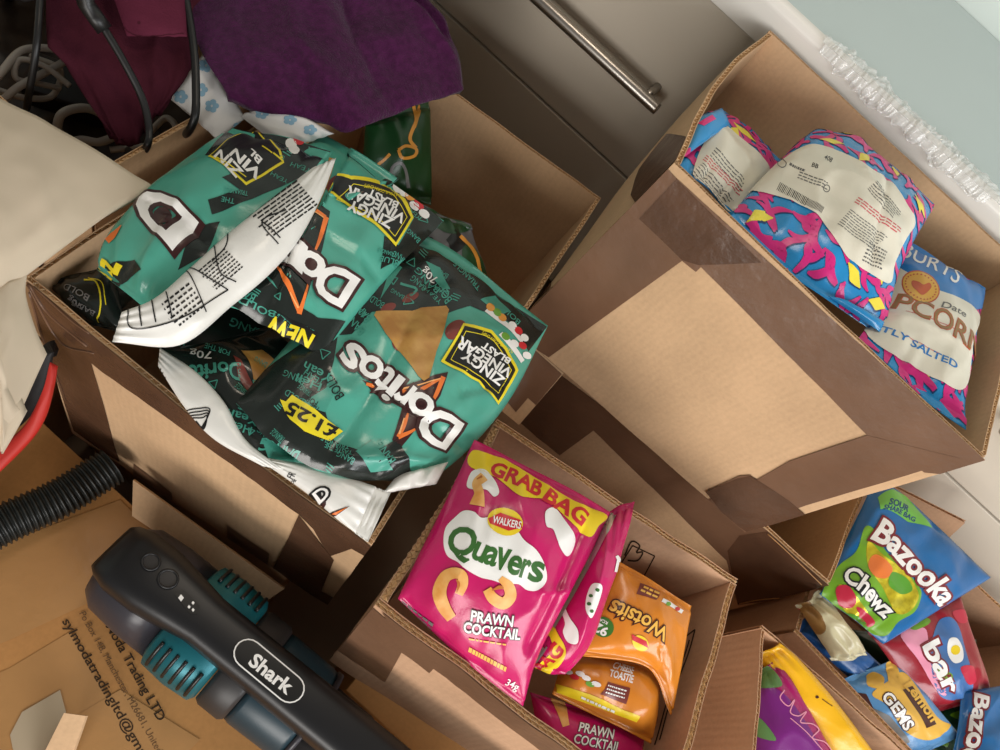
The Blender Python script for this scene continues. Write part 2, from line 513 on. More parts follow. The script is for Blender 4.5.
# low drawer unit with a laminate top
cab = thing('drawer_unit', 'long beige drawer unit with steel bar handles under a pale worktop', 'drawer unit', (0, 1.06, FLOOR_Z))
link('carcass', box_mesh('carcass', (-1.3, 0.921, FLOOR_Z + 0.06), (1.3, 1.225, 0.850)), BEIGE, cab)
link('plinth', box_mesh('plinth', (-1.3, 0.955, FLOOR_Z), (1.3, 1.2, FLOOR_Z + 0.06)), BEIGE, cab)
def drawer(x0, x1, z0, z1, hx0, hx1):
    d = link('drawer_front', box_mesh('drawer_front', (x0, 0.90, z0), (x1, 0.9205, z1), 0.0015), BEIGE, cab)
    zc = (z0 + z1) / 2 + 0.006
    h = link('bar_handle', tube_mesh('bar_handle', [(hx0, 0.863, zc), (hx0 + 0.003, 0.863, zc), (hx1 - 0.003, 0.863, zc), (hx1, 0.863, zc)], [0.0072, 0.008, 0.008, 0.0072], 16), STEEL, d, True)
    for x in (hx0 + 0.022, hx1 - 0.022):
        link('handle_post', tube_mesh('handle_post', [(x, 0.8625, zc), (x, 0.90, zc)], 0.0058, 12), STEEL, h, True)
for z0, z1 in ((0.583, 0.848), (0.312, 0.579)):
    drawer(-1.298, -0.002 + 0.06, z0, z1, -0.62, -0.082)
    drawer(0.062, 1.298, z0, z1, 0.52, 0.98)

def worktop():
    prof = [(0.886, 0.855)]
    for k in range(9):
        a = math.pi * (1 - 0.5 * k / 8)
        prof.append((0.886 + 0.012 + 0.012 * math.cos(a), 0.893 + 0.012 * math.sin(a)))
    prof += [(1.2285, 0.905), (1.2285, 0.855)]
    xs = (-1.31, 1.31); v = [(x, y, z) for x in xs for y, z in prof]; n = len(prof)
    f = [tuple(range(n)), tuple(range(n, 2 * n))[::-1]] + [(k, k + n, (k + 1) % n + n, (k + 1) % n) for k in range(n)]
    bm = bmesh.new(); me = mesh_pydata('worktop', v, f); bm.from_mesh(me); bpy.data.meshes.remove(me)
    me = bm_mesh('worktop', bm)
    o = link('worktop', me, [WORKTOP, EDGE])
    for p in me.polygons:
        c = p.center
        if c.y < 0.899: p.material_index = 1
    recenter(o)
    return tag(o, 'pale blue grey laminate worktop with a white front edge', 'worktop')
worktop()

def plastic_wrap():
    """crumpled clear film caught along the worktop edge"""
    x0, x1 = P(812, 50, y=.885)[0], P(985, 214, y=.885)[0]
    v = []; nu, nv = 170, 22
    for i in range(nu + 1):
        t = i / nu; x_ = x0 + (x1 - x0) * t
        wdt = 0.040 * (0.5 + 0.6 * abs(noise.noise(Vector((t * 5, 0, 0)))) + 0.25 * noise.noise(Vector((t * 17, 4, 0))))
        wdt *= min(1, 5 * t + 0.15) * min(1, 7 * (1 - t) + 0.15)
        for j in range(nv + 1):
            s = j / nv; d = wdt * (s - 0.42)                                     # distance along the profile from the edge
            q = Vector((x_ * 75, d * 75, 2.0)); q2 = Vector((x_ * 190, d * 190, 5.0))
            lift = 0.0014 + 0.0055 * abs(noise.noise(q)) + 0.004 * abs(noise.noise(q2))
            x = x_ + 0.005 * noise.noise(q * 1.3 + Vector((9, 0, 0)))
            d += 0.004 * noise.noise(q * 1.3 + Vector((0, 9, 0)))
            if d > 0: y, z = 0.890 + d, 0.905 + lift
            elif d > -0.004: y, z = 0.886 - lift * .5, 0.903 + lift * .5
            else: y, z = 0.884 - lift * 0.9, 0.900 + d * 0.9
            v.append((x, y, z))
    o = link('plastic_wrap', mesh_pydata('plastic_wrap', v, grid_faces(nu, nv)), mat('clear_film', rgb(236, 236, 232), rough=0.10, spec=1.0, alpha=0.30))
    sol = o.modifiers.new('thickness', 'SOLIDIFY'); sol.thickness = 0.0004
    recenter(o)
    return tag(o, 'crumpled strip of clear plastic film along the worktop edge', 'plastic film')
plastic_wrap()

# ---------------------------------------------------------------- open cartons
class Carton: pass
def lerp(a, b, t): return a + (b - a) * t
def carton(label, rim, bot, thick=0.005, m=CARD, rows=1, bulge=(0, 0, 0, 0), sag=(0, 0, 0, 0), seed=1, wob=0.0012,
           group=None, nu=28, nv=12, core=None):
    """rim / bot: FL, FR, BR, BL outer corners"""
    c = Carton(); rim = [np.asarray(p, float) for p in rim]; bot = [np.asarray(p, float) for p in bot]
    cen = sum(rim + bot) / 8
    c.root = thing('cardboard_box', label, 'cardboard box', (cen[0], cen[1], bot[0][2]), group)
    c.sheet = {}; c.inner = {}; c.obj = {}
    for k, nm in enumerate(('front_panel', 'right_panel', 'back_panel', 'left_panel')):
        a, b = rim[k], rim[(k + 1) % 4]; d, e = bot[k], bot[(k + 1) % 4]
        nrm = np.cross(b - a, d - a); nrm /= np.linalg.norm(nrm)
        if nrm @ (cen - a) < 0: nrm = -nrm
        nrm_h = nrm
        ins = 0.0 if k in (0, 2) else thick + 0.0005
        ux = (b - a) / np.linalg.norm(b - a)
        G = np.zeros((nu + 1, nv + 1, 3))
        for i in range(nu + 1):
            u = i / nu
            for j in range(nv + 1):
                v = j / nv
                L1 = np.linalg.norm(b - a); uu = (ins + u * (L1 - 2 * ins)) / L1
                p = lerp(lerp(a, b, uu), lerp(d, e, uu), v)
                p = p - nrm * bulge[k] * math.sin(math.pi * u) * math.sin(math.pi * (0.3 + 0.7 * v))
                p = p - nrm * wob * noise.noise(Vector((u * 5, v * 3, seed * 7 + k))) * 1.5
                if j == 0:
                    p = p + Z3 * (sag[k] * -math.sin(math.pi * u) + wob * noise.noise(Vector((u * 9, k, seed))))
                G[i, j] = p
        c.obj[nm], c.sheet[nm] = board(nm, G, nrm, thick, m, c.root, rows=rows, core=core or CORE)
        c.inner[nm] = Sheet(G + nrm * thick, out=nrm)
    q = [p + (cen - p) * np.array([1, 1, 0]) / np.linalg.norm((cen - p)[:2]) * thick * 1.6 for p in bot]
    v = [p + Z3 * 0.0005 for p in q] + [p + Z3 * (thick + 0.0005) for p in q]
    c.obj['bottom'] = link('bottom_panel', mesh_pydata('bottom', v, [(3, 2, 1, 0), (4, 5, 6, 7), (0, 1, 5, 4), (1, 2, 6, 5), (2, 3, 7, 6), (3, 0, 4, 7)]), m, c.root)
    return c
def tape(sheet, pts, parent, m=None, layer=1, wr=0.0006, uv=False):
    p = Print(sheet, 'packing_tape', m or TAPE, layer, wrinkle=wr)
    (p.poly_uv if uv else p.poly)(pts)
    return p.build(parent)
def at_z(p, z): return np.array([p[0], p[1], z])

# --- box R: tall box of popcorn bags, leaning against the worktop
R_rim = [P(674, 163, .41), P(985, 460, .41), None, P(770, 30, .41)]
R_rim[2] = R_rim[3] + (R_rim[1] - R_rim[0]) + np.array([0.012, 0, 0]); R_rim[2][1] = 0.872
R_bot = [at_z(P(513, 328, .668), .6225), at_z(P(745, 532, .668), .6225), np.array([0.345, 0.835, .6225]), np.array([-0.040, 0.832, .6225])]
boxR = carton('tall taped cardboard box of popcorn bags resting against the worktop edge', R_rim, R_bot, thick=0.0055, seed=3, bulge=(0.004, 0, 0, 0.017))
s = boxR.sheet['front_panel']; o = boxR.obj['front_panel']
tape(s, [(676, 177), (990, 462), (940, 474), (925, 472), (868, 434), (702, 266), (697, 271), (683, 260), (600, 320), (549, 357), (505, 330), (540, 290), (625, 205), (668, 166)], o, TAPE)
tape(s, [(868, 434), (962, 458), (806, 505), (770, 518), (745, 531), (700, 503), (712, 498), (706, 491), (740, 475), (752, 474), (754, 481), (790, 460)], o, TAPE, layer=2)
tape(s, [(706, 491), (737, 478), (752, 475), (790, 500), (806, 515), (746, 531), (722, 512)], o, TAPE_D, layer=3, wr=0.0012)
tape(s, [(677, 179), (762, 262), (700, 264), (683, 259), (640, 218)], o, TAPE_D, layer=3, wr=0.001)
s = boxR.sheet['left_panel']; o = boxR.obj['left_panel']
tape(s, [(680, 160), (704, 128), (668, 134), (640, 170), (632, 195), (638, 212), (650, 205)], o, TAPE_D)
tape(s, [(556, 262), (556, 292), (510, 345), (500, 330), (520, 306)], o, TAPE_D)
# loose bottom flap, taped, hanging in front of the box below
fl = coons((513, 329, .672), (563, 374, .672), (519, 425, .735), (486, 398, .735), 12, 12)
fo, fs = board('bottom_flap', fl, (0.0, 1.0, 0.1), 0.004, CARD, boxR.root, flute=False)
tape(fs, [(514, 331), (562, 374), (536, 405), (528, 398), (516, 412), (485, 375)], fo, TAPE)

# --- box U: open box below it
U_rim = [np.array([0.0, .560, .610]), P(829, 585, .68), np.array([0.447, .872, .610]), np.array([-0.02, .872, .610])]
U_bot = [at_z(p, FLOOR_Z + 0.0005) for p in U_rim]
boxU = carton('open cardboard box with taped front wall underneath the popcorn box', U_rim, U_bot, thick=0.005, seed=5, nv=20)
s = boxU.sheet['front_panel']; o = boxU.obj['front_panel']
tape(s, [(520, 385), (562, 375), (768, 531), (829, 585), (790, 598), (738, 605), (727, 560), (594, 430), (560, 455), (505, 410)], o, TAPE)
tape(s, [(740, 535), (768, 531), (829, 585), (782, 599), (738, 604), (728, 550)], o, TAPE_D, layer=2, wr=0.0014)
for a in ([(768, 533), (790, 553), (822, 584)], [(740, 603), (760, 599), (781, 599)]):
    pts = spline([s.at(*(s.uv(*q) / np.array([s.W, s.H])), 0.0012) for q in a], 14)
    link('tape_crease', tube_mesh('tape_crease', pts, 0.0007, 6), TAPE_CLEAR, o, True)

# --- box D: wide box of teal crisp bags
D_rim = [P(25, 278, .62), P(372, 545, .62), np.array([-0.056, .724, .672]), P(386, 41, .62)]
D_bot = [at_z(P(72, 433, .858), .4325), np.array([0.032, .212, .4325]), np.array([-0.064, .702, .4325]), np.array([-0.352, .66, .4325])]
boxD = carton('wide brown cardboard box crammed with teal tortilla chip bags', D_rim, D_bot, thick=0.0048, seed=8, sag=(0.002, 0.0, 0, 0), bulge=(0.006, 0, 0, 0))
s = boxD.sheet['front_panel']; o = boxD.obj['front_panel']
tape(s, [(27, 281), (200, 412), (372, 546), (365, 556), (352, 548), (330, 556), (314, 528), (300, 513), (92, 362), (120, 462), (104, 452), (74, 430), (50, 360)], o, TAPE_D, wr=0.001)
tape(s, [(300, 513), (334, 560), (322, 590), (346, 604), (343, 622), (272, 570), (285, 545)], o, TAPE_D, layer=2, wr=0.0012)
tape(s, [(134, 463), (172, 492), (173, 501), (160, 493), (134, 476)], o, TAPE, layer=2)
tape(s, [(228, 538), (227, 524), (270, 553), (268, 566)], o, TAPE, layer=2)
for a in ([(28, 284), (60, 340), (95, 352)], [(30, 284), (48, 312), (88, 345)], [(30, 292), (44, 340), (66, 400)], [(34, 284), (70, 318), (90, 332)]):
    pts = spline([s.at(*(s.uv(*q) / np.array([s.W, s.H])), 0.0009) for q in a], 14)
    link('tape_crease', tube_mesh('tape_crease', pts, 0.0008, 6), TAPE, o, True)

# --- box Q: small box of pink and orange bags
Q_rim = [P(375, 605, .62), P(669, 827, .62), P(738, 579, .62), P(497, 419, .62)]
Q_bot = [at_z(P(330, 660, .80), .4855), np.array([0.352, .205, .4855]), np.array([0.312, .428, .4855]), np.array([0.066, .384, .4855])]
boxQ = carton('small brown cardboard box holding pink and orange crisp packets', Q_rim, Q_bot, thick=0.0075, m=CARD_Q, rows=2, seed=11, wob=0.0015)
s = boxQ.sheet['front_panel']; o = boxQ.obj['front_panel']
tape(s, [(370, 606), (440, 662), (430, 672), (402, 652), (385, 682), (337, 650)], o, TAPE, wr=0.001)
tape(s, [(375, 600), (560, 740), (660, 818), (655, 830), (552, 758), (432, 666), (400, 640)], o, TAPE, layer=2, wr=0.001)
inner = boxQ.inner['back_panel']; io = boxQ.obj['back_panel']
pr = Print(inner, 'printed_mark', INK, 1)
for a, b in (((600, 592), (633, 545)), ((633, 545), (655, 556)), ((655, 556), (624, 606))): pr.stroke([a, b], 1.2)
pr.stroke([(625, 555), (632, 541), (640, 545), (637, 552), (643, 552), (638, 560), (628, 560)], 1.6); pr.build(io)
inner = boxQ.inner['right_panel']; io = boxQ.obj['right_panel']
pr = Print(inner, 'printed_mark', INK, 1)
for a, b in (((696, 630), (660, 740)), ((696, 630), (682, 640)), ((690, 640), (655, 745))): pr.stroke([a, b], 1.4)
pr.build(io)
tape(inner, [(702, 700), (712, 702), (700, 742), (690, 742)], io, TAPE, wr=0.0003)

# --- box G: narrow box of sweets beside it
G_rim = [None, None, np.array([0.60, .456, .63]), P(762, 625, .66)]
fl = P(753, 750, .66); dirl = (fl - G_rim[3]) / np.linalg.norm(fl - G_rim[3])
G_rim[0] = G_rim[3] + dirl * 0.26; G_rim[1] = G_rim[2] + dirl * 0.26
G_bot = [at_z(p, FLOOR_Z + 0.0005) for p in G_rim]
boxG = carton('cardboard box with yellow and purple sweet pouches beside the crisp box', G_rim, G_bot, thick=0.004, m=CARD_Q, seed=14, nv=18)

# --- box C: wide box of mixed sweets by the drawers
C_rim = [np.array([.461, .514, .570]), np.array([.80, .486, .570]), np.array([.86, .846, .515]), np.array([.461, .846, .515])]
C_bot = [at_z(p, FLOOR_Z + 0.0005) for p in C_rim]
boxC = carton('large cardboard box of mixed sweet bags standing against the drawers', C_rim, C_bot, thick=0.006, m=CARD_Q, seed=17, nv=16)
g = coons(np.array(P(880, 480, y=.842)), np.array(P(965, 523, y=.842)), np.array([.655, .842, .512]), np.array([.50, .842, .512]), 16, 6)
board('back_flap', g, (0, 1, 0), 0.005, CARD_Q, boxC.root)

# --- box E under D, box M under Q
def closed_carton(label, lo, hi, m=CARD, rot=0.0):
    lo = np.array(lo, float); hi = np.array(hi, float)
    root = thing('cardboard_box', label, 'cardboard box', ((lo[0] + hi[0]) / 2, (lo[1] + hi[1]) / 2, lo[2]))
    b = link('box_body', box_mesh('box_body', lo, hi - np.array([0, 0, 0.004]), 0.002), m, root)
    ym = (lo[1] + hi[1]) / 2; z0, z1 = hi[2] - 0.004, hi[2]
    for y0, y1 in ((lo[1], ym - 0.001), (ym + 0.001, hi[1])):
        link('top_flap', box_mesh('top_flap', (lo[0], y0, z0 + 0.0002), (hi[0], y1, z1), 0.0008, 1), m, root)
    if rot: root.rotation_euler = (0, 0, rot)
    me_uv(b.data)
    return root
def me_uv(me):
    co = np.array([v.co for v in me.vertices]); set_uv(me, co[:, :2] + co[:, 2:3] * 0.7)
closed_carton('closed cardboard box underneath the box of teal bags', (-0.33, .200, FLOOR_Z), (-0.02, .545, .4320))
closed_carton('closed brown cardboard box underneath the box of pink packets', (0.100, .150, FLOOR_Z), (0.345, .41, .4850), CARD_L)

# --- box L: low closed box with printed lettering; the vacuum cleaner lies on it
LZ = 0.46
def box_L():
    root = thing('cardboard_box', 'closed cardboard box with printed address lettering under the hand vacuum', 'cardboard box', (-0.20, -0.02, FLOOR_Z))
    lo = np.array([-.46, -.22, FLOOR_Z]); hi = np.array([.24, .146, LZ])
    b = link('box_body', box_mesh('box_body', lo, hi - np.array([0, 0, .0045]), 0.002), CARD_L, root); me_uv(b.data)
    seam = -0.12
    for k, (y0, y1) in enumerate(((lo[1], seam - .001), (seam + .001, hi[1]))):
        G = np.zeros((41, 25, 3))
        for i in range(41):
            for j in range(25):
                x = lerp(lo[0], hi[0], i / 40); y = lerp(y1, y0, j / 24)
                G[i, j] = (x, y, LZ + 0.0012 * noise.noise(Vector((x * 14, y * 14, 2.2))))
        o, s = board('top_flap', G, (0, 0, -1), 0.004, CARD_L, root, flute=False)
        if k == 1: top_o, top_s = o, s
    return root, top_o, top_s
boxL, L_o, L_s = box_L()
# ---------------------------------------------------------------- foil bags
def foil(name, c, rough=0.3, **k): return mat(name, c, rough=rough * 0.85, spec=0.6, bump=0.22, bscale=70, **k)
TEAL = foil('bag_teal', rgb(80, 166, 146))
DARK = foil('bag_dark', rgb(30, 36, 33), 0.26)
TEALINK = mat('ink_teal', rgb(70, 152, 134), rough=0.3)
BAGWHITE = foil('bag_white', rgb(226, 224, 218), 0.35)
YELLOW = mat('ink_yellow', rgb(236, 216, 40), rough=0.32)
MAROON = mat('ink_maroon', rgb(58, 26, 26), rough=0.32)
ORANGE = mat('ink_flame', rgb(232, 120, 52), rough=0.32)
ORANGE_L = mat('ink_flame_light', rgb(246, 176, 110), rough=0.32)
CHIP = mat('ink_chip', rgb(196, 150, 78), rough=0.4, color2=rgb(172, 118, 54), vscale=60)
RED = mat('ink_red', rgb(200, 44, 52), rough=0.32)
GREENINK = mat('ink_green', rgb(108, 158, 58), rough=0.32)
AMBER = mat('ink_amber', rgb(222, 150, 60), rough=0.32)
SALSA = mat('ink_salsa', rgb(120, 52, 44), rough=0.3)
GREYINK = mat('ink_grey', rgb(120, 118, 116), rough=0.4)

class Bag: pass
def make_sheet(tl, tr, br, bl, bulge=0.02, wr=0.003, seed=1, seals=(0.06, 0.06), n=(40, 52), T=(), R=(), B=(), L=(), pw=0.55, folds=(), side=1.0, ridge=0.0006, freq=1.0):
    nu, nv = n
    G0 = coons(tl, tr, br, bl, nu, nv, T, R, B, L)
    S0 = Sheet(G0); G = G0.copy(); K = G0.copy()
    u = np.linspace(0, 1, nu + 1); v = np.linspace(0, 1, nv + 1)
    wr *= 1.25
    rnd = random.Random(seed); ph = [rnd.uniform(0, 20) for _ in range(6)]
    mx = max(S0.W, S0.H)
    for i in range(nu + 1):
        su = max(0.0, math.sin(math.pi * u[i])) ** pw
        for j in range(nv + 1):
            t = (v[j] - seals[0]) / max(1e-6, 1 - seals[0] - seals[1])
            sv = max(0.0, math.sin(math.pi * min(max(t, 0), 1))) ** pw
            env = su * sv
            x, y = u[i] * S0.W / 0.15, v[j] * S0.H / 0.15
            w = (1 - 2.2 * abs(noise.noise(Vector((x * 2.2 * freq + ph[0], y * 1.5 * freq, ph[1]))))) * 0.9 \
                + 0.5 * (1 - 2.2 * abs(noise.noise(Vector((x * 4.6 * freq, y * 3.2 * freq + ph[2], ph[3]))))) \
                + 0.28 * noise.noise(Vector((x * 9, y * 7, ph[4])))
            # pleats running in from the seals
            d0, d1 = abs(v[j] - seals[0]), abs(1 - seals[1] - v[j])
            pl = sum(math.exp(-d / 0.10) for d in (d0, d1)) * math.sin(u[i] * 26 + ph[5] + 2.5 * noise.noise(Vector((u[i] * 6, v[j] * 3, ph[0]))))
            inside = 0 if (v[j] < seals[0] or v[j] > 1 - seals[1]) else 1
            d = bulge * env + wr * w * min(1, env * 1.6 + 0.12 * inside) + 0.45 * wr * pl * (0.3 + 0.7 * su) * inside
            if not inside:
                d += ridge * math.sin(v[j] * S0.H / 0.0024 * math.pi) + 0.5 * wr * math.sin(u[i] * 7 + ph[1])
            for (u0, v0, u1, v1, amp, wd) in folds:
                ax, ay = (u1 - u0) * S0.W, (v1 - v0) * S0.H; L2 = ax * ax + ay * ay
                qx, qy = (u[i] - u0) * S0.W, (v[j] - v0) * S0.H
                s_ = min(max((qx * ax + qy * ay) / L2, 0), 1)
                dist = math.hypot(qx - s_ * ax, qy - s_ * ay)
                d += amp * math.exp(-dist / wd) * min(1, 8 * min(s_, 1 - s_) + 0.3)
            G[i, j] = G0[i, j] + S0.N[i, j] * d
            K[i, j] = G0[i, j] - S0.N[i, j] * side * (bulge * 0.3 * env + 0.0004)
    # close the rim: the back sheet meets the front along the border
    for i in range(nu + 1):
        for j in range(nv + 1):
            if i in (0, nu) or j in (0, nv): K[i, j] = G[i, j] - S0.N[i, j] * 0.0003
    return G, K
def sheet_body(name, G, K, m, parent, m_back=None):
    nu, nv = G.shape[0] - 1, G.shape[1] - 1; n = (nu + 1) * (nv + 1)
    v = list(G.reshape(-1, 3)) + list(K.reshape(-1, 3))
    f = grid_faces(nu, nv); nf = len(f); f += grid_faces(nu, nv, n, True)
    idx = lambda i, j: i * (nv + 1) + j
    ring = [(i, 0) for i in range(nu)] + [(nu, j) for j in range(nv)] + [(i, nv) for i in range(nu, 0, -1)] + [(0, j) for j in range(nv, 0, -1)]
    for k in range(len(ring)):
        a, c = idx(*ring[k]), idx(*ring[(k + 1) % len(ring)]); f.append((a, a + n, c + n, c))
    me = mesh_pydata(name, v, f)
    S = Sheet(G)
    a, b, c = (G[0, 0], G[1, 0], G[1, 1]); flip = np.cross(b - a, c - b) @ S.N[0, 0] < 0
    if flip: me.flip_normals()
    if m_back is not None:
        me.materials.append(m); me.materials.append(m_back)
        mi = np.zeros(len(me.polygons), int); mi[nf:] = 1; me.polygons.foreach_set('material_index', mi)
        return link(name, me, None, parent, True), S
    return link(name, me, m, parent, True), S
def bag(label, tl, tr, br, bl, m, name='crisp_bag', cat='crisp bag', group=None, m_back=None, **k):
    G, K = make_sheet(tl, tr, br, bl, **k)
    b = Bag()
    z = min(G[..., 2].min(), K[..., 2].min()); c = G.reshape(-1, 3).mean(0)
    b.root = thing(name, label, cat, (c[0], c[1], z), group)
    b.body, b.s = sheet_body('bag_front', G, K, m, b.root, m_back)
    return b
def flap(b, name, tl, tr, br, bl, m, **k):
    k.setdefault('seals', (0.0, 0.0)); k.setdefault('n', (24, 30)); k.setdefault('bulge', 0.004); k.setdefault('wr', 0.0015)
    G, K = make_sheet(tl, tr, br, bl, **k)
    return sheet_body(name, G, K, m, b.root)
def pr(b, name, m, layer, s=None): 
    p = Print(s or b.s, name, m, layer); p._b = b
    p.sep = name.split('_')[-1] in ('patch', 'mark', 'lettering', 'outline', 'line', 'strip', 'leaf', 'branch') or name in ('snack_picture', 'salsa_picture', 'sweet_picture')
    if name == 'small_print': p.kind = 'stuff'
    p.done = lambda: p.build(b.body if s is None else s.obj)
    return p
def words(b, lst, m, layer=2, name='small_lettering', s=None, offset=0.01):
    p = pr(b, name, m, layer, s)
    for t, a, c, h in lst: p.text(t, a, c, h, offset)
    return p.done()

def inside(pt, poly):
    x, y = pt; c = False
    for k in range(len(poly)):
        (x1, y1), (x2, y2) = poly[k - 1], poly[k]
        if (y1 > y) != (y2 > y) and x < (x2 - x1) * (y - y1) / (y2 - y1 + 1e-9) + x1: c = not c
    return c
def scribbles(b, poly, seed, count, d=(-.80, -.60), layer=2):
    """hand-drawn words, triangles and dashes printed over the dark parts"""
    rnd = random.Random(seed); d = np.array(d); n = np.array([d[1], -d[0]]); got = []
    xs = [q[0] for q in poly]; ys = [q[1] for q in poly]; tries = 0
    p = pr(b, 'doodles', TEALINK, layer)
    while len(got) < count and tries < 3000:
        tries += 1
        c = np.array([rnd.uniform(min(xs), max(xs)), rnd.uniform(min(ys), max(ys))])
        if not inside(c, poly) or any(np.linalg.norm(c - g) < 12 for g in got): continue
        got.append(c); k = rnd.random(); ds = d + n * rnd.uniform(-.25, .25)
        if k < .5:
            t = rnd.choice(['BANG', 'BOLD', 'BANG', 'YEAH', 'TRIANGLE']); L = rnd.uniform(13, 22)
            p.text(t, c - ds * L / 2, c + ds * L / 2, rnd.uniform(4, 7), .0)
        elif k < .75:
            r = rnd.uniform(4, 7); a0 = rnd.uniform(0, 6)
            q = [tuple(c + r * np.array([math.cos(a0 + m * 2.094), math.sin(a0 + m * 2.094)])) for m in range(3)]
            for m in range(3): p.stroke([q[m - 1], q[m]], 1.0)
        else:
            for m in range(3): p.stroke([tuple(c + n * m * 2.6 - ds * 4), tuple(c + n * m * 2.6 + ds * rnd.uniform(1, 5))], 1.1)
    p.sep = False; p.kind = 'stuff'; p.done()
# ================= teal tortilla-chip bags in box D
GD = 'teal tortilla chip bags in the wide box'
# deepest: dark bag that fills the box under the others
b = bag('dark patterned chip bag buried underneath the teal bags', (88, 300, .668), (300, 195, .675), (452, 385, .672), (330, 468, .668), DARK, bulge=.02, wr=.006, seed=21, group=GD)
words(b, [('HELL', (170, 340), (150, 322), 9), ('BOLD', (185, 345), (160, 330), 9), ('BANG', (220, 300), (190, 290), 8), ('BANG', (262, 330), (232, 318), 8)], TEALINK)
# dark bag poking out at the box's corner
b = bag('dark chip bag with a yellow curved line in the corner of the wide box', (112, 262, .628), (48, 284, .645), (82, 322, .645), (128, 335, .625), DARK, bulge=.012, wr=.004, seed=22, group=GD, n=(24, 30))
p = pr(b, 'yellow_line', YELLOW, 1); p.stroke([(84, 280), (96, 282), (101, 300), (98, 322)], 1.6); p.stroke([(88, 278), (102, 283), (106, 305)], 1.0); p.done()
words(b, [('BOLD', (90, 296), (66, 284), 6), ('70g', (84, 305), (70, 296), 5), ('BANG', (96, 312), (74, 300), 5)], GREYINK)

# lower left bag E: dark front with a chip, white back folded over the box rim
b = bag('dark front chip bag with white back folded over the cardboard rim', (395, 478, .630), (268, 464, .610), (160, 350, .606), (300, 322, .635), DARK, bulge=.014, wr=.0055, seed=23, group=GD, seals=(.03, .03),
        folds=((.1, .5, .9, .35, .006, .006), (.3, .1, .6, .9, -.005, .006)))
p = pr(b, 'teal_patch', TEALINK, 1)
p.poly([(262, 440), (300, 452), (345, 470), (300, 468), (268, 458)]).poly([(205, 420), (216, 414), (240, 440), (262, 462), (250, 456), (222, 440)]).poly([(290, 345), (318, 332), (312, 352), (300, 360)]); p.done()
p = pr(b, 'chip_picture', CHIP, 1); p.poly([(241, 350), (262, 350), (283, 368), (285, 376), (257, 396), (252, 372)]); p.done()
p = pr(b, 'salsa_picture', SALSA, 2); p.poly([(233, 356), (240, 360), (256, 390), (249, 394), (238, 376)]); p.done()
words(b, [('Doritos', (240, 364), (180, 366), 15)], TEALINK, 2, 'logo_lettering', offset=.025)
words(b, [('Hell', (252, 428), (232, 422), 8), ('Yeah', (258, 420), (228, 410), 9), ('BANG', (268, 412), (240, 402), 7), ('BANG', (300, 448), (262, 438), 11), ('BOLD', (272, 462), (250, 452), 7),
          ('FOR THE', (230, 352), (205, 345), 5), ('BANG', (300, 430), (268, 420), 7)], TEALINK)
words(b, [('70g', (212, 352), (190, 350), 7)], WHITE)
scribbles(b, [(180, 352), (240, 345), (300, 340), (330, 380), (380, 470), (280, 460), (225, 415)], 3, 16)
fo, fs = flap(b, 'back_panel', (158, 366, .598), (160, 348, .597), (284, 470, .596), (262, 466, .597), BAGWHITE, T=(), R=((196, 372, .595), (224, 402, .595), (246, 440, .595)), L=((185, 408, .596), (215, 440, .597)), n=(16, 40), bulge=.003)
fs.obj = fo
words(b, [('FR', (166, 378), (161, 368), 7)], BLACK, 1, s=fs)
p = pr(b, 'printed_frame', BLACK, 1, fs)
for k in range(4): p.stroke([(182 + 3 * k, 412 + 2 * k), (196 + 2 * k, 409 + 3 * k), (210 - k, 410 + 2 * k), (198 + 2 * k, 432 - k), (190 + 2 * k, 424 - k)], 1.2)
p.done()

# bottom bag F: white back with a crimped end seal and part of the logo
b = bag('chip bag showing its white back and crimped end over the front rim', (268, 458, .604), (268, 466, .606), (368, 542, .600), (391, 492, .594), BAGWHITE, bulge=.008, wr=.0025, seed=24, group=GD, seals=(.0, .12), R=((305, 492, .603), (338, 520, .601)), L=((320, 468, .602),), ridge=.0012, n=(26, 60))
words(b, [('D', (320, 504), (331, 494), 12)], BLACK, 1, 'logo_outline', offset=.14)
words(b, [('D', (320, 504), (331, 494), 12)], WHITE, 2, 'logo_lettering', offset=.02)
words(b, [('o', (320, 509), (326, 503), 12)], MAROON, 1, 'logo_outline', offset=.1)
p = pr(b, 'flame_picture', MAROON, 1); p.poly([(324, 514), (350, 506), (336, 516), (330, 516)]); p.done()
p = pr(b, 'flame_picture', ORANGE, 2); p.poly([(332, 514), (348, 507), (336, 515)]); p.done()
words(b, [('FR', (293, 480), (296, 474), 7), ('70g', (292, 485), (296, 480), 3)], BLACK, 1)

# right bag C: chip, full logo
b = bag('plump teal chip bag with a full logo and triangular chip picture', (432, 480, .602), (236, 404, .592), (392, 222, .610), (547, 327, .594), TEAL, bulge=.030, wr=.0042, seed=31, group=GD, seals=(.0, .05),
        L=((470, 448, .600), (512, 396, .592)), B=((470, 262, .606),), T=((345, 478, .594), (280, 448, .590)), folds=((.0, .2, .55, .3, -.006, .006), (.1, .1, .5, .05, .006, .005), (.55, .1, .65, .8, -.004, .008), (.05, .55, .25, .4, -.004, .005)), n=(56, 56))
p = pr(b, 'dark_patch', DARK, 1)
p.poly([(338, 335), (352, 312), (375, 270), (400, 232), (440, 255), (547, 327), (528, 352), (508, 322), (470, 306), (440, 316), (372, 312), (352, 334)])
p.poly([(228, 410), (262, 372), (300, 345), (338, 335), (334, 360), (322, 400), (334, 440), (370, 455), (398, 438), (410, 470), (432, 480), (380, 488), (320, 470), (260, 440)]); p.done()
p = pr(b, 'teal_patch', TEALINK, 2)
p.poly([(338, 380), (325, 412), (300, 404)]).poly([(355, 452), (372, 440), (392, 470), (370, 472)]).poly([(480, 300), (495, 296), (510, 312), (500, 316)]).poly([(392, 262), (402, 268), (380, 300)]).poly([(425, 262), (440, 268), (450, 290), (442, 290)])
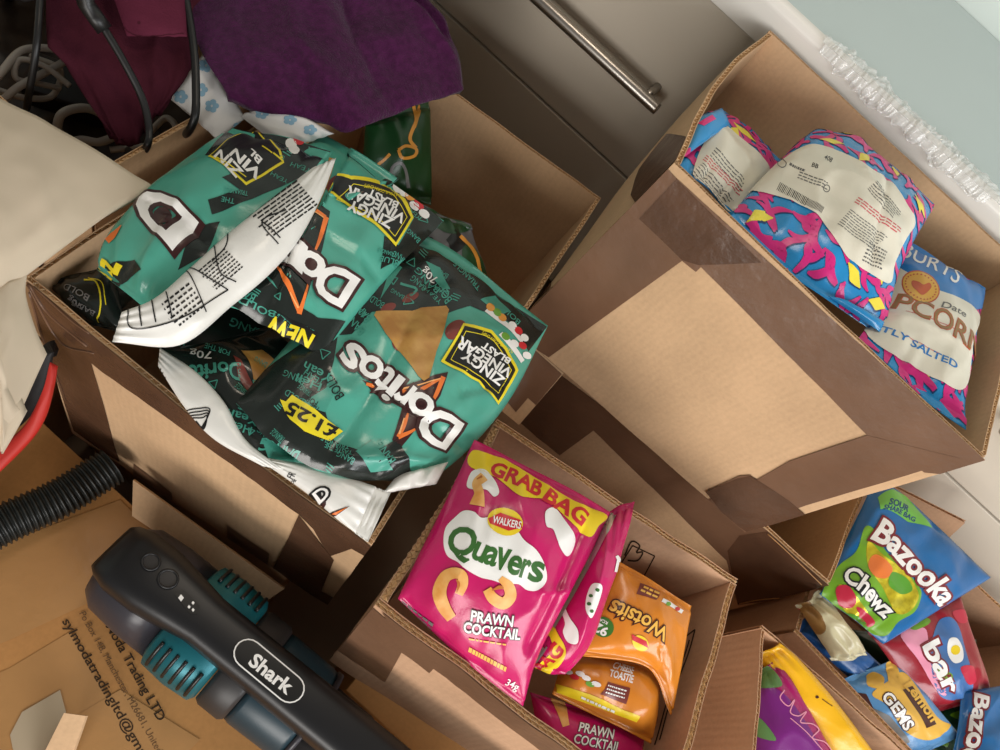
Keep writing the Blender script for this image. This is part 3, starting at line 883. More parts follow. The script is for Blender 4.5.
p.stroke([(405, 300), (416, 290), (400, 284)], 2.5); p.done()
p = pr(b, 'salsa_picture', SALSA, 2); p.ellipse(455, 330, 12, 8, -40); p.ellipse(388, 308, 8, 4, -20); p.ellipse(410, 298, 9, 4, -25); p.ellipse(398, 345, 7, 5, 40); p.done()
p = pr(b, 'chip_picture', CHIP, 3); p.poly([(374, 316), (376, 312), (412, 311), (420, 308), (446, 306), (449, 310), (444, 330), (436, 352), (429, 378), (424, 381), (418, 376), (400, 352), (385, 334)]); p.done()
p = pr(b, 'flame_backing', MAROON, 1); p.poly([(362, 380), (398, 388), (448, 372), (440, 396), (428, 412), (402, 446), (392, 440), (402, 408), (380, 398)]); p.done()
p = pr(b, 'flame_picture', ORANGE, 2); p.stroke([(366, 384), (392, 390), (414, 392), (442, 378)], [3, 6, 5, 2]); p.stroke([(443, 377), (436, 394), (428, 408)], [5, 4, 1.5]); p.stroke([(408, 413), (404, 425), (398, 437)], [2, 4, 4]); p.stroke([(398, 437), (410, 432), (424, 424)], [5, 3, 1]); p.done()
p = pr(b, 'flame_highlight', ORANGE_L, 3); p.stroke([(372, 385), (396, 390), (440, 379)], [.8, 2, 1]); p.stroke([(404, 418), (399, 434)], [1, 2]); p.done()
lg = [('D', (462, 424), (432, 404), 34), ('o', (436, 405), (418, 389), 29), ('r', (416, 389), (406, 381), 29), ('i', (404, 380), (399, 376), 30), ('t', (398, 376), (388, 367), 30), ('o', (386, 367), (368, 353), 29), ('s', (366, 354), (352, 342), 32)]
words(b, lg, MAROON, 4, 'logo_outline', offset=.085)
words(b, lg, WHITE, 5, 'logo_lettering', offset=.025)
p = pr(b, 'flavour_border', YELLOW, 4); p.poly([(463, 324), (491, 331), (506, 348), (517, 371), (497, 405), (478, 382), (440, 362)]); p.done()
p = pr(b, 'flavour_panel', BLACK, 5); p.poly([(464, 327), (490, 334), (504, 350), (514, 371), (497, 401), (479, 380), (444, 361)]); p.done()
p = pr(b, 'flavour_keyline', YELLOW, 6)
for q in ([(465, 332), (488, 338), (501, 352), (510, 371)], [(510, 371), (497, 394)], [(497, 394), (480, 377), (450, 360)], [(450, 360), (465, 332)]): p.stroke(q, .7)
p.done()
words(b, [('ZINGY', (504, 379), (466, 351), 9.5), ('VINEGAR', (511, 371), (461, 337), 9.5), ('BLAST', (510, 360), (484, 342), 6.5)], WHITE, 7, 'flavour_lettering', offset=.03)
words(b, [('FLAVOUR CORN CHIPS', (512, 352), (482, 332), 3)], YELLOW, 7, offset=.0)
for mm, pts in ((AMBER, [(490, 308), (502, 318)]), (GREENINK, [(497, 313), (505, 337)]), (RED, [(518, 331), (522, 346)]), (WHITE, [(524, 338), (526, 356), (512, 326), (514, 344)])):
    p = pr(b, 'nutrition_mark', mm, 3)
    for x, y in pts: p.ellipse(x, y, 4.6, 3.4, 40, n=12)
    p.done()
p = pr(b, 'nutrition_strip', WHITE, 2); p.stroke([(486, 310), (522, 342)], 4.5); p.stroke([(500, 334), (522, 362)], 4.5); p.done()
p = pr(b, 'price_flash', YELLOW, 3); p.poly([(280, 400), (286, 402), (292, 395), (316, 410), (343, 431), (330, 441), (304, 432), (290, 420), (285, 412)]); p.done()
words(b, [('£1.25', (338, 428), (291, 402), 12)], BLACK, 4, 'price_lettering', offset=.03)
words(b, [('Hell', (322, 384), (298, 374), 8), ('Yeah', (334, 376), (306, 362), 9), ('BANG', (366, 330), (350, 312), 8), ('BANG', (372, 318), (358, 300), 8), ('BOLD', (452, 300), (440, 282), 8), ('BANG', (440, 290), (418, 268), 6), ('TRIANGLE', (480, 288), (455, 264), 5),
          ('TASTE THE', (352, 452), (326, 442), 5), ('TRIANGLE', (350, 446), (322, 435), 5), ('BANG', (300, 452), (270, 440), 11), ('BANG', (395, 460), (382, 440), 9), ('BOLD', (520, 322), (502, 306), 5), ('BANG', (400, 258), (384, 246), 5)], TEALINK, 3)
words(b, [('FOR', (318, 402), (308, 396), 6), ('THE', (320, 408), (312, 403), 4), ('BOLD', (344, 396), (332, 374), 9)], DARK, 3)
words(b, [('70g', (438, 278), (424, 268), 7), ('70g', (415, 246), (402, 238), 6)], WHITE, 3)

scribbles(b, [(352, 315), (375, 272), (405, 240), (445, 262), (520, 312), (470, 300), (430, 305)], 5, 12)
scribbles(b, [(236, 408), (300, 348), (334, 342), (326, 390), (330, 436), (400, 470), (330, 468), (262, 438)], 6, 10)
flap(b, 'crumpled_end', (398, 474, .594), (448, 462, .590), (436, 484, .596), (382, 494, .598), BAGWHITE, bulge=.006, wr=.005, n=(18, 14), freq=2.0)

# middle bag B
b = bag('teal chip bag lying in the middle of the pile with a yellow NEW flash', (322, 356, .578), (190, 285, .575), (318, 132, .588), (443, 222, .584), TEAL, bulge=.026, wr=.0036, seed=37, group=GD, seals=(.0, .05),
        L=((372, 296, .574), (398, 266, .578)), B=((350, 150, .584), (400, 180, .583)), folds=((.0, .45, .5, .4, -.004, .006), (.2, .15, .6, .2, .004, .006)), n=(50, 50))
p = pr(b, 'dark_patch', DARK, 1)
p.poly([(196, 286), (250, 262), (270, 282), (298, 305), (318, 318), (345, 322), (322, 356), (270, 330), (230, 305)]).poly([(395, 175), (443, 222), (432, 240), (398, 262), (380, 270), (384, 236), (398, 246), (414, 218), (404, 200), (380, 182)]).poly([(262, 210), (330, 212), (322, 250), (300, 316), (280, 290), (250, 262)]); p.done()
p = pr(b, 'chip_picture', CHIP, 2); p.poly([(329, 158), (335, 160), (330, 178), (313, 217), (306, 214), (318, 192)]); p.done()
p = pr(b, 'salsa_picture', SALSA, 1); p.ellipse(334, 184, 10, 6, -50); p.done()
p = pr(b, 'flame_picture', ORANGE, 3); p.stroke([(300, 220), (326, 218)], [7, 3]); p.stroke([(326, 218), (320, 238), (313, 256)], [5, 4, 1.5]); p.stroke([(274, 262), (288, 284), (299, 312)], [1, 5, 4]); p.stroke([(299, 314), (304, 298), (309, 278)], [5, 3, 1]); p.done()
p = pr(b, 'flame_highlight', ORANGE_L, 4); p.stroke([(302, 220), (323, 219)], [2, 1]); p.stroke([(290, 292), (298, 308)], [1, 2]); p.done()
lg = [('D', (358, 280), (326, 262), 34), ('o', (328, 264), (305, 248), 30), ('r', (303, 248), (289, 238), 30), ('i', (287, 236), (281, 232), 30)]
words(b, lg, MAROON, 5, 'logo_outline', offset=.085); words(b, lg, WHITE, 6, 'logo_lettering', offset=.025)
p = pr(b, 'flavour_border', YELLOW, 4); p.poly([(350, 178), (390, 187), (404, 200), (413, 218), (395, 247), (372, 224), (325, 203)]); p.done()
p = pr(b, 'flavour_panel', BLACK, 5); p.poly([(351, 181), (389, 190), (401, 202), (410, 218), (395, 243), (373, 221), (329, 202)]); p.done()
p = pr(b, 'flavour_keyline', YELLOW, 6)
for q in ([(353, 185), (387, 193), (398, 204), (406, 218)], [(406, 218), (394, 237)], [(394, 237), (374, 217), (336, 201)], [(336, 201), (353, 185)]): p.stroke(q, .7)
p.done()
words(b, [('ZINGY', (393, 221), (350, 201), 10), ('VINEGAR', (405, 217), (349, 187), 10), ('BLAST', (398, 204), (369, 190), 7)], WHITE, 7, 'flavour_lettering', offset=.03)
words(b, [('FLAVOUR CORN CHIPS', (400, 198), (364, 185), 3)], YELLOW, 7, offset=.0)
p = pr(b, 'new_panel', BLACK, 3); p.poly([(274, 312), (318, 334), (306, 364), (262, 344)]); p.done()
words(b, [('NEW', (314, 336), (270, 317), 15)], YELLOW, 4, 'new_lettering', offset=.035)
words(b, [('BLUE', (398, 262), (380, 256), 6), ('TRIANGLE', (396, 254), (378, 248), 4), ('BANG', (256, 296), (232, 282), 9), ('BOLD', (276, 312), (240, 298), 7), ('HELL', (300, 330), (275, 312), 5)], TEALINK, 3)
for mm, pts in ((AMBER, [(410, 196)]), (RED, [(419, 205)]), (WHITE, [(414, 206), (424, 214), (404, 192), (398, 188)])):
    p = pr(b, 'nutrition_mark', mm, 3)
    for x, y in pts: p.ellipse(x, y, 6, 4, 35, n=12)
    p.done()

scribbles(b, [(205, 286), (250, 265), (300, 305), (320, 350), (270, 326)], 7, 6)
scribbles(b, [(400, 180), (440, 222), (400, 258), (388, 250), (412, 218)], 8, 5)
# upper left bag A: front with a large letter, white back folded across it
b = bag('teal chip bag with its white back folded across the front', (170, 330, .570), (96, 268, .588), (232, 126, .584), (332, 150, .556), TEAL, bulge=.022, wr=.004, seed=41, group=GD, seals=(.03, .06),
        R=((110, 232, .586), (165, 178, .584)), L=((225, 285, .558), (292, 208, .552)), folds=((.2, .3, .9, .35, -.005, .006), (.5, .1, .6, .4, .004, .006)), n=(48, 52))
p = pr(b, 'dark_patch', DARK, 1)
p.poly([(205, 155), (232, 126), (332, 150), (310, 175), (250, 200), (212, 215), (208, 200), (240, 190), (222, 178), (236, 172)]).poly([(192, 230), (220, 222), (205, 256), (178, 270)]).poly([(96, 268), (135, 260), (142, 270), (120, 284), (108, 310), (100, 296)]); p.done()
p = pr(b, 'flavour_border', YELLOW, 2); p.poly([(208, 157), (256, 128), (280, 150), (284, 163), (246, 186)]); p.done()
p = pr(b, 'flavour_panel', BLACK, 3); p.poly([(211, 156), (256, 130), (278, 151), (281, 162), (246, 183)]); p.done()
words(b, [('ZIN', (243, 172), (221, 151), 10), ('VIN', (262, 173), (236, 150), 10), ('BL', (262, 160), (252, 150), 6)], WHITE, 4, 'flavour_lettering', offset=.03)
p = pr(b, 'yellow_line', YELLOW, 4); p.stroke([(214, 157), (246, 178)], 1); p.stroke([(262, 147), (272, 154)], 1.2); p.stroke([(273, 154), (283, 162)], 1.6); p.done()
words(b, [('D', (196, 222), (152, 188), 36)], MAROON, 3, 'logo_outline', offset=.09); words(b, [('D', (196, 222), (152, 188), 36)], WHITE, 4, 'logo_lettering', offset=.03)
p = pr(b, 'logo_counter', MAROON, 5); p.ellipse(163, 216, 9, 9, 0, n=14); p.done()
p = pr(b, 'flame_picture', ORANGE, 3); p.stroke([(108, 242), (114, 236), (122, 226)], [5, 6, 1]); p.done()
words(b, [('N', (122, 266), (104, 260), 10), ('E', (112, 272), (100, 268), 8)], YELLOW, 4, 'new_lettering', offset=.04)
words(b, [('TRIANGLE', (248, 192), (225, 188), 5), ('THE', (235, 200), (222, 197), 5)], TEALINK, 4)
for mm, pts in ((RED, [(299, 140)]), (WHITE, [(291, 144), (294, 150)])):
    p = pr(b, 'nutrition_mark', mm, 3)
    for x, y in pts: p.ellipse(x, y, 6, 5, 30, n=12)
    p.done()
scribbles(b, [(236, 128), (325, 150), (300, 176), (250, 196), (285, 160)], 9, 5)
fo, fs = flap(b, 'back_panel', (336, 158, .538), (312, 168, .536), (122, 312, .555), (112, 342, .565), BAGWHITE, L=((322, 196, .538), (300, 238, .540), (272, 272, .545), (232, 306, .552), (180, 345, .560)), R=((278, 194, .536), (230, 232, .538), (190, 268, .542), (155, 298, .548)), n=(24, 60), bulge=.010, wr=.002)
fs.obj = fo
p = pr(b, 'small_print', BLACK, 1, fs)
p.lines((296, 180), (246, 216), (318, 206), 9, seed=3, fill=.42, gap=.02); p.lines((224, 248), (196, 272), (244, 268), 8, seed=4, fill=.42, gap=.03); p.lines((188, 282), (158, 305), (206, 308), 6, seed=5, fill=.4, gap=.05); p.done()
p = pr(b, 'printed_frame', BLACK, 2, fs)
for q in ([(262, 198), (252, 210), (250, 216), (228, 228)], [(228, 228), (226, 246), (212, 262)], [(286, 210), (262, 222), (278, 244)], [(262, 222), (280, 238)], [(216, 232), (190, 262)], [(186, 270), (206, 312)], [(130, 300), (184, 268)], [(130, 300), (132, 328), (180, 318), (228, 290)], [(228, 290), (190, 268)], [(214, 244), (220, 272), (236, 282)], [(140, 304), (142, 326)], [(152, 300), (156, 322)], [(166, 292), (172, 318)]):
    p.stroke(q, 1.3)
p.done()

# green ring-snack bags at the back of the box
GREENBAG = foil('bag_green', rgb(26, 66, 32), 0.4)
b = bag('dark green snack bag with orange rings behind the teal bags', (366, 120, .640), (430, 100, .640), (432, 205, .700), (360, 190, .690), GREENBAG, bulge=.015, wr=.004, seed=51, n=(26, 34))
p = pr(b, 'snack_picture', AMBER, 1); p.stroke([(412, 100), (416, 118), (410, 138), (416, 148)], 3.5); p.stroke([(420, 105), (414, 128)], 2.5); p.stroke([(398, 150), (406, 146), (416, 149), (414, 156), (402, 158), (398, 150)], 3); p.stroke([(376, 166), (384, 160), (390, 154)], 3); p.done()
p = pr(b, 'snack_outline', GREYINK, 1); p.stroke([(390, 182), (392, 168), (400, 163), (406, 172), (408, 188)], 3); p.done()
b = bag('grey and green snack bag with black lettering beside the box wall', (420, 205, .640), (470, 225, .650), (492, 300, .680), (420, 300, .660), foil('bag_grey', rgb(96, 94, 96), 0.4), bulge=.015, wr=.005, seed=52, n=(26, 34))
words(b, [('one', (416, 238), (432, 243), 8)], BLACK, 1, 'lettering', offset=.02)
p = pr(b, 'green_patch', GREENBAG, 1); p.poly([(420, 206), (470, 226), (452, 234), (432, 224)]).poly([(462, 250), (476, 250), (492, 298), (470, 290)]); p.done()
p = pr(b, 'snack_picture', AMBER, 2); p.stroke([(460, 236), (474, 252), (481, 276)], 3.5); p.stroke([(476, 272), (483, 276), (482, 284)], 4); p.done()
p = pr(b, 'dark_patch', BLACK, 1); p.poly([(446, 240), (456, 226), (466, 246), (452, 256)]); p.done()
# ================= popcorn bags in box R
BLUE = foil('bag_blue', rgb(40, 140, 200)); NAVY = mat('ink_navy', rgb(24, 60, 110), rough=.35)
MAGENTA = mat('ink_magenta', rgb(214, 44, 128), rough=.33); LEAFY = mat('ink_leaf_yellow', rgb(236, 218, 70), rough=.33)
CREAM = mat('ink_cream', rgb(226, 220, 202), rough=.33); BROWNINK = mat('ink_brown', rgb(150, 112, 62), rough=.35)
RUST = mat('ink_rust', rgb(196, 92, 50), rough=.35); GOLD = mat('ink_gold', rgb(226, 176, 72), rough=.33); BLUEINK = mat('ink_blue', rgb(40, 120, 190), rough=.33)
REDTEXT = mat('ink_red_text', rgb(206, 84, 92), rough=.4); GREYTEXT = mat('ink_grey_text', rgb(96, 94, 92), rough=.4)
def popcorn_pattern(b, seed, n, ny, s=None, lo=(0, 0), hi=(1, 1)):
    """branching magenta strokes and yellow leaves with a navy edge"""
    S = s or b.s; rnd = random.Random(seed)
    pn, pm, py = (pr(b, k, m, l, s) for k, m, l in (('branch_shadow', NAVY, 1), ('magenta_branch', MAGENTA, 2), ('yellow_leaf', LEAFY, 3)))
    def add(p, poly):
        p._tri([(x, y) for x, y in poly]); p._next()
    cells = [(i, j) for i in range(n) for j in range(n)]
    for i, j in cells:
        cx = (lo[0] + (hi[0] - lo[0]) * (i + rnd.uniform(.2, .8)) / n) * S.W; cy = (lo[1] + (hi[1] - lo[1]) * (j + rnd.uniform(.2, .8)) / n) * S.H
        a = rnd.uniform(0, 6.28); L = rnd.uniform(.026, .040)
        def bez(x, y, a, L, bend): return [(x, y), (x + L * .5 * math.cos(a), y + L * .5 * math.sin(a)), (x + L * math.cos(a + bend), y + L * math.sin(a + bend))]
        main = bez(cx - L / 2 * math.cos(a), cy - L / 2 * math.sin(a), a, L, rnd.uniform(-.6, .6))
        subs = [bez(*main[1], a + sg * rnd.uniform(.7, 1.2), L * .6, -sg * .3) for sg in (-1, 1)]
        for q, w in [(main, (.003, .009, .003))] + [(q, (.007, .007, .002)) for q in subs]:
            add(pm, stroke_poly(q, w, 12)); add(pn, stroke_poly([(x + .0012, y + .0010) for x, y in q], w, 12))
    for k in range(ny):
        cx = rnd.uniform(lo[0] + .08, hi[0] - .08) * S.W; cy = rnd.uniform(lo[1] + .08, hi[1] - .08) * S.H; a = rnd.uniform(0, 6.28)
        q = [(cx + t * math.cos(a), cy + t * math.sin(a)) for t in (-.013, 0, .013)]
        add(py, stroke_poly(q, (.001, .013, .001), 14)); add(pn, stroke_poly([(x + .0012, y + .001) for x, y in q], (.001, .0145, .001), 14))
    for p in (pn, pm, py):
        p.sep = False
        if p.parts:
            # joined again: one overprint per colour
            p.bm.free(); base = p.parts[0]
            for o in p.parts[1:]:
                me = bpy.data.meshes.new('x'); o.to_mesh(me); base.from_mesh(me); bpy.data.meshes.remove(me); o.free()
            p.bm = base
        p.kind = 'stuff'; p.done()
GR = 'blue popcorn bags in the tall taped box'
# left bag
b = bag('blue and pink popcorn bag turned to its text panel at the box corner', (724, 108, .475), (786, 162, .470), (736, 216, .452), (679, 166, .440), BLUE, bulge=.016, wr=.004, seed=61, group=GR, seals=(.10, .04), n=(36, 44), L=((690, 122, .455),))
popcorn_pattern(b, 5, 6, 6)
p = pr(b, 'text_panel', CREAM, 5); p.poly([(716, 127), (740, 138), (768, 168), (752, 190), (731, 212), (712, 194), (693, 172)]); p.done()
p = pr(b, 'small_print', GREYTEXT, 6); p.lines((716, 148), (748, 184), (708, 158), 4, seed=2, fill=.3, gap=.02); p.lines((702, 164), (734, 202), (690, 174), 6, seed=3, fill=.3, gap=.02); p.done()
p = pr(b, 'small_print', REDTEXT, 6); p.lines((706, 156), (744, 192), (701, 162), 3, seed=4, fill=.4, gap=.02); p.done()
fo, fs = flap(b, 'end_seal', (699, 117, .430), (722, 108, .432), (730, 124, .436), (684, 157, .430), BLUE, bulge=.004); fs.obj = fo
p = pr(b, 'magenta_patch', MAGENTA, 1, fs); p.poly([(697, 124), (712, 115), (716, 119), (704, 126)]).poly([(682, 150), (690, 148), (690, 156), (684, 160)]); p.done()
# centre bag
b = bag('plump blue popcorn bag with cream barcode panel on top of the others', (805, 136, .440), (936, 203, .397), (884, 336, .432), (730, 217, .430), BLUE, bulge=.034, wr=.0042, seed=62, group=GR, seals=(.03, .05),
        T=((825, 130, .434), (848, 137, .425), (890, 166, .410)), B=((775, 262, .428), (830, 304, .428)), R=((912, 244, .408), (893, 284, .420)), L=((752, 190, .440),), n=(56, 50), folds=((.62, .25, .75, .8, -.006, .006), (.3, .3, .7, .5, .004, .007)))
popcorn_pattern(b, 9, 8, 18)
p = pr(b, 'text_panel', CREAM, 5); p.poly([(748, 191), (775, 167), (808, 146), (838, 152), (862, 164), (892, 185), (906, 205), (914, 223), (906, 237), (894, 262), (889, 283), (870, 274), (847, 258), (832, 236), (815, 214), (790, 201), (766, 194)]); p.done()
p = pr(b, 'barcode', BLACK, 6)
rnd = random.Random(3)
for k in range(20):
    t = k / 19; x, y = 780 + 28 * t, 184 + 15 * t
    p.stroke([(x, y), (x - 3.5, y + 7)], rnd.uniform(.45, 1.0))
p.kind = 'stuff'; p.done()
p = pr(b, 'barcode', GREYTEXT, 6)
for k in range(14):
    t = k / 13; x, y = 809 + 14 * t, 200 + 8 * t
    p.stroke([(x, y), (x - 3, y + 6)], .6)
p.kind = 'stuff'; p.done()
p = pr(b, 'small_print', GREYTEXT, 6); p.lines((800, 172), (830, 184), (797, 180), 3, seed=5, fill=.35); p.lines((790, 164), (808, 171), (788, 168), 1, seed=6, fill=.5); p.lines((876, 182), (902, 214), (866, 190), 6, seed=7, fill=.32, gap=.02); p.lines((850, 210), (888, 238), (836, 226), 8, seed=8, fill=.3, gap=.02); p.lines((868, 242), (888, 252), (860, 262), 6, seed=9, fill=.4, gap=.04); p.done()
p = pr(b, 'small_print', REDTEXT, 6); p.lines((858, 198), (904, 232), (853, 204), 3, seed=10, fill=.4, gap=.02); p.done()
words(b, [('BB', (811, 168), (817, 170), 4), ('408', (823, 160), (830, 164), 5)], BLACK, 6, 'date_lettering')
p = pr(b, 'symbol_mark', GREYTEXT, 6)
for c, r in (((782, 165), 4.2), ((826, 189), 3.4)):
    p.stroke([(c[0] + r * math.cos(a), c[1] + r * math.sin(a)) for a in np.linspace(0, 6.28, 9)], .8)
p.done()
fo, fs = flap(b, 'end_seal', (828, 296, .424), (842, 300, .424), (884, 322, .424), (880, 332, .426), BLUE, bulge=.004); fs.obj = fo
# right bag, front panel showing
b = bag('blue popcorn bag with cream name panel standing in the box corner', (890, 232, .445), (985, 288, .422), (966, 430, .420), (858, 340, .432), BLUE, bulge=.018, wr=.0026, seed=63, group=GR, seals=(.03, .06),
        R=((977, 330, .420), (966, 395, .420)), L=((886, 290, .442),), B=((915, 390, .428),), n=(44, 54), folds=((.1, .72, .95, .6, .003, .006),))
popcorn_pattern(b, 22, 7, 20)
p = pr(b, 'blue_patch', BLUEINK, 4); p.poly([(891, 234), (986, 290), (976, 310), (930, 286), (884, 264)]); p.done()
p = pr(b, 'name_panel', CREAM, 5); p.poly([(882, 264), (905, 272), (936, 290), (962, 300), (978, 316), (972, 342), (964, 388), (940, 382), (905, 362), (864, 332), (872, 300)]); p.done()
words(b, [('BURTS', (897, 258), (955, 285), 12)], WHITE, 6, 'logo_lettering', offset=.005)
p = pr(b, 'emblem_rim', RUST, 6); p.ellipse(920, 288, 20, 15, 30); p.done()
p = pr(b, 'emblem', GOLD, 7); p.ellipse(920, 288, 18.6, 13.8, 30); p.done()
p = pr(b, 'emblem_heart', RUST, 8); p.poly([(921, 296), (912, 288), (912, 282), (918, 283), (922, 286), (928, 284), (930, 289)]); p.done()
p = pr(b, 'emblem_ring', RUST, 8)
for k in range(26):
    a = k / 26 * 6.283; c, s_ = math.cos(a), math.sin(a); r3 = math.radians(30)
    p.ellipse(920 + 15.8 * c * math.cos(r3) - 11.2 * s_ * math.sin(r3), 288 + 15.8 * c * math.sin(r3) + 11.2 * s_ * math.cos(r3), 1.0, .8, 0, n=6)
p.kind = 'stuff'; p.done()
pc = [('POPCORN', (848, 293), (973, 366), 20)]
words(b, pc, RUST, 6, 'name_outline', offset=.03); words(b, pc, BROWNINK, 7, 'name_lettering', offset=.0)
words(b, [('LIGHTLY SALTED', (846, 316), (955, 370), 6.5)], BLUEINK, 6, 'flavour_lettering', offset=.02)
words(b, [('Date', (940, 308), (964, 318), 6)], GREYTEXT, 6, 'script_lettering')
p = pr(b, 'rule_line', REDTEXT, 6); p.stroke([(905, 312), (962, 334)], .5); p.stroke([(905, 336), (938, 354)], .5); p.done()
p = pr(b, 'heart_mark', MAGENTA, 6); p.ellipse(884, 270, 4, 4); p.done()

# ================= pink and orange packets in box Q
PINK = foil('bag_pink', rgb(196, 24, 98), .3); GREENLOGO = mat('ink_logo_green', rgb(58, 104, 48), rough=.33); REDBAND = mat('ink_band_red', rgb(200, 32, 48), rough=.33)
BAND = mat('ink_band_yellow', rgb(236, 206, 36), rough=.33); CURL = mat('ink_curl', rgb(228, 156, 74), rough=.38, color2=rgb(240, 186, 112), vscale=90)
CURL_D = mat('ink_curl_dark', rgb(190, 108, 44), rough=.38)
SILVER = mat('foil_silver', rgb(200, 198, 194), rough=.3, metal=.7)
GQ = 'pink prawn crisp packets in the small box'
# lowest pink packet
b = bag('pink packet lying flat on the bottom of the small box', (530, 692, .668), (645, 728, .668), (640, 792, .672), (540, 745, .670), PINK, bulge=.014, wr=.003, seed=71, group=GQ, n=(32, 36))
for m_, o_, l_ in ((MAROON, .07, 2), (WHITE, .02, 3)): words(b, [('PRAWN', (578, 731), (612, 739), 9), ('COCKTAIL', (573, 742), (618, 752), 9)], m_, l_, 'flavour_lettering', offset=o_)
p = pr(b, 'snack_picture', CURL, 1); p.stroke([(552, 692), (560, 706), (566, 726)], (9, 11, 7)); p.done()
# orange packets
ORANGEBAG = foil('bag_orange', rgb(214, 130, 40), .3); BRN = mat('ink_dark_brown', rgb(74, 34, 24), rough=.35); CIRC = mat('ink_round_green', rgb(62, 116, 44), rough=.35); LGOLD = mat('ink_light_gold', rgb(240, 186, 84), rough=.33)
b = bag('orange puff packet lying low with a yellow strip across it', (652, 744, .655), (552, 694, .650), (566, 648, .645), (662, 668, .650), ORANGEBAG, bulge=.020, wr=.0040, seed=72, group='orange puff packets in the small box', n=(36, 36), seals=(.06, .04))
p = pr(b, 'yellow_strip', BAND, 1); p.poly([(556, 684), (590, 694), (624, 710), (640, 716), (636, 722), (600, 708), (556, 692)]); p.done()
words(b, [('CHEESE', (612, 668), (632, 674), 6), ('TOASTIE', (609, 676), (632, 683), 7)], WHITE, 2, 'flavour_lettering', offset=.03)
p = pr(b, 'brown_panel', SALSA, 1); p.poly([(608, 682), (630, 688), (626, 704), (600, 694)]); p.done()
p = pr(b, 'small_print', WHITE, 3); p.lines((608, 684), (628, 690), (604, 694), 3, seed=4, fill=.4); p.lines((582, 695), (616, 710), (580, 699), 1, seed=8, fill=.5); p.done()
for mm, q in ((RED, (574, 677)), (WHITE, (580, 674)), (GREENINK, (590, 684)), (WHITE, (586, 678)), (WHITE, (596, 684)), (WHITE, (568, 672))):
    p = pr(b, 'nutrition_mark', mm, 2); p.ellipse(*q, 5, 2.6, 20, n=10); p.done()
b = bag('orange puff packet with bubble logo standing against the back wall', (672, 716, .640), (574, 655, .622), (618, 560, .604), (692, 606, .606), ORANGEBAG, bulge=.012, wr=.0036, seed=73, group='orange puff packets in the small box', n=(40, 44), seals=(.05, .05),
        T=((648, 668, .622),), folds=((.3, .0, .42, .3, -.004, .005),))
lg = [('Wotsits', (667, 630), (614, 600), 15)]
words(b, lg, BRN, 2, 'logo_outline', offset=.09); words(b, lg, LGOLD, 3, 'logo_lettering', offset=.02)
p = pr(b, 'round_badge', CIRC, 2); p.ellipse(603, 627, 11, 10, 30); p.done()
words(b, [('92', (609, 629), (597, 622), 9), ('KCAL', (608, 622), (598, 617), 3)], WHITE, 3, 'badge_lettering', offset=.03)
p = pr(b, 'ball_emblem', BAND, 2); p.ellipse(640, 643, 9, 7, 40); p.done()
p = pr(b, 'ball_band', REDBAND, 3); p.poly([(631, 634), (646, 641), (648, 648), (632, 640)]); p.done()
p = pr(b, 'brown_panel', SALSA, 1); p.poly([(640, 583), (660, 592), (656, 600), (636, 594)]); p.done()
p = pr(b, 'small_print', LGOLD, 2); p.lines((656, 599), (638, 591), (660, 592), 2, seed=5, fill=.5, word=(.2, .3), gap=.06); p.done()
p = pr(b, 'nutrition_strip', WHITE, 1); p.stroke([(662, 600), (682, 612)], 4); p.done()
p = pr(b, 'nutrition_mark', GREENINK, 2); p.ellipse(668, 604, 2.4, 2); p.done()
p = pr(b, 'nutrition_mark', RED, 2); p.ellipse(677, 609, 2.4, 2); p.done()

# second pink packet, side on
b = bag('crumpled pink packet seen from its side seam with a silver edge', (602, 514, .592), (635, 500, .580), (566, 676, .628), (530, 668, .628), PINK, bulge=.018, wr=.004, seed=74, group=GQ, seals=(.05, .03), n=(30, 56),
        R=((627, 535, .580), (604, 604, .590), (590, 640, .606)), L=((580, 572, .590), (550, 630, .604)), folds=((.3, .1, .5, .9, .005, .006),))
p = pr(b, 'silver_strip', SILVER, 2); p.stroke([(614, 514), (594, 552), (570, 594), (550, 630)], [6, 7, 8, 6]); p.done()
p = pr(b, 'white_patch', WHITE, 2); p.poly([(558, 606), (564, 607), (570, 618), (578, 630), (577, 643), (568, 642), (563, 632), (565, 622)]); p.done()
p = pr(b, 'yellow_patch', BAND, 2); p.poly([(544, 624), (551, 622), (558, 634), (566, 650), (560, 664), (545, 677), (530, 680), (538, 664), (553, 648)]); p.done()
words(b, [('BBAG', (536, 680), (564, 651), 10)], REDBAND, 3, 'band_lettering', offset=.04)
p = pr(b, 'silver_seal', SILVER, 3)
for k in range(3): p.stroke([(530 + 3 * k, 664 - k), (541 + 3 * k, 648 - k)], 1.6)
p.done()
p = pr(b, 'white_patch', WHITE, 2); p.poly([(593, 584), (602, 588), (592, 617), (586, 610), (587, 596)]); p.done()
p = pr(b, 'green_mark', GREENLOGO, 3)
for x, y in ((591, 596), (589, 604), (591, 611), (597, 590)): p.ellipse(x, y, 2, 1.8, n=8)
p.done()
p = pr(b, 'white_mark', WHITE, 2); p.stroke([(616, 556), (619, 562)], 3); p.stroke([(618, 557), (615, 572)], 2.5); p.done()

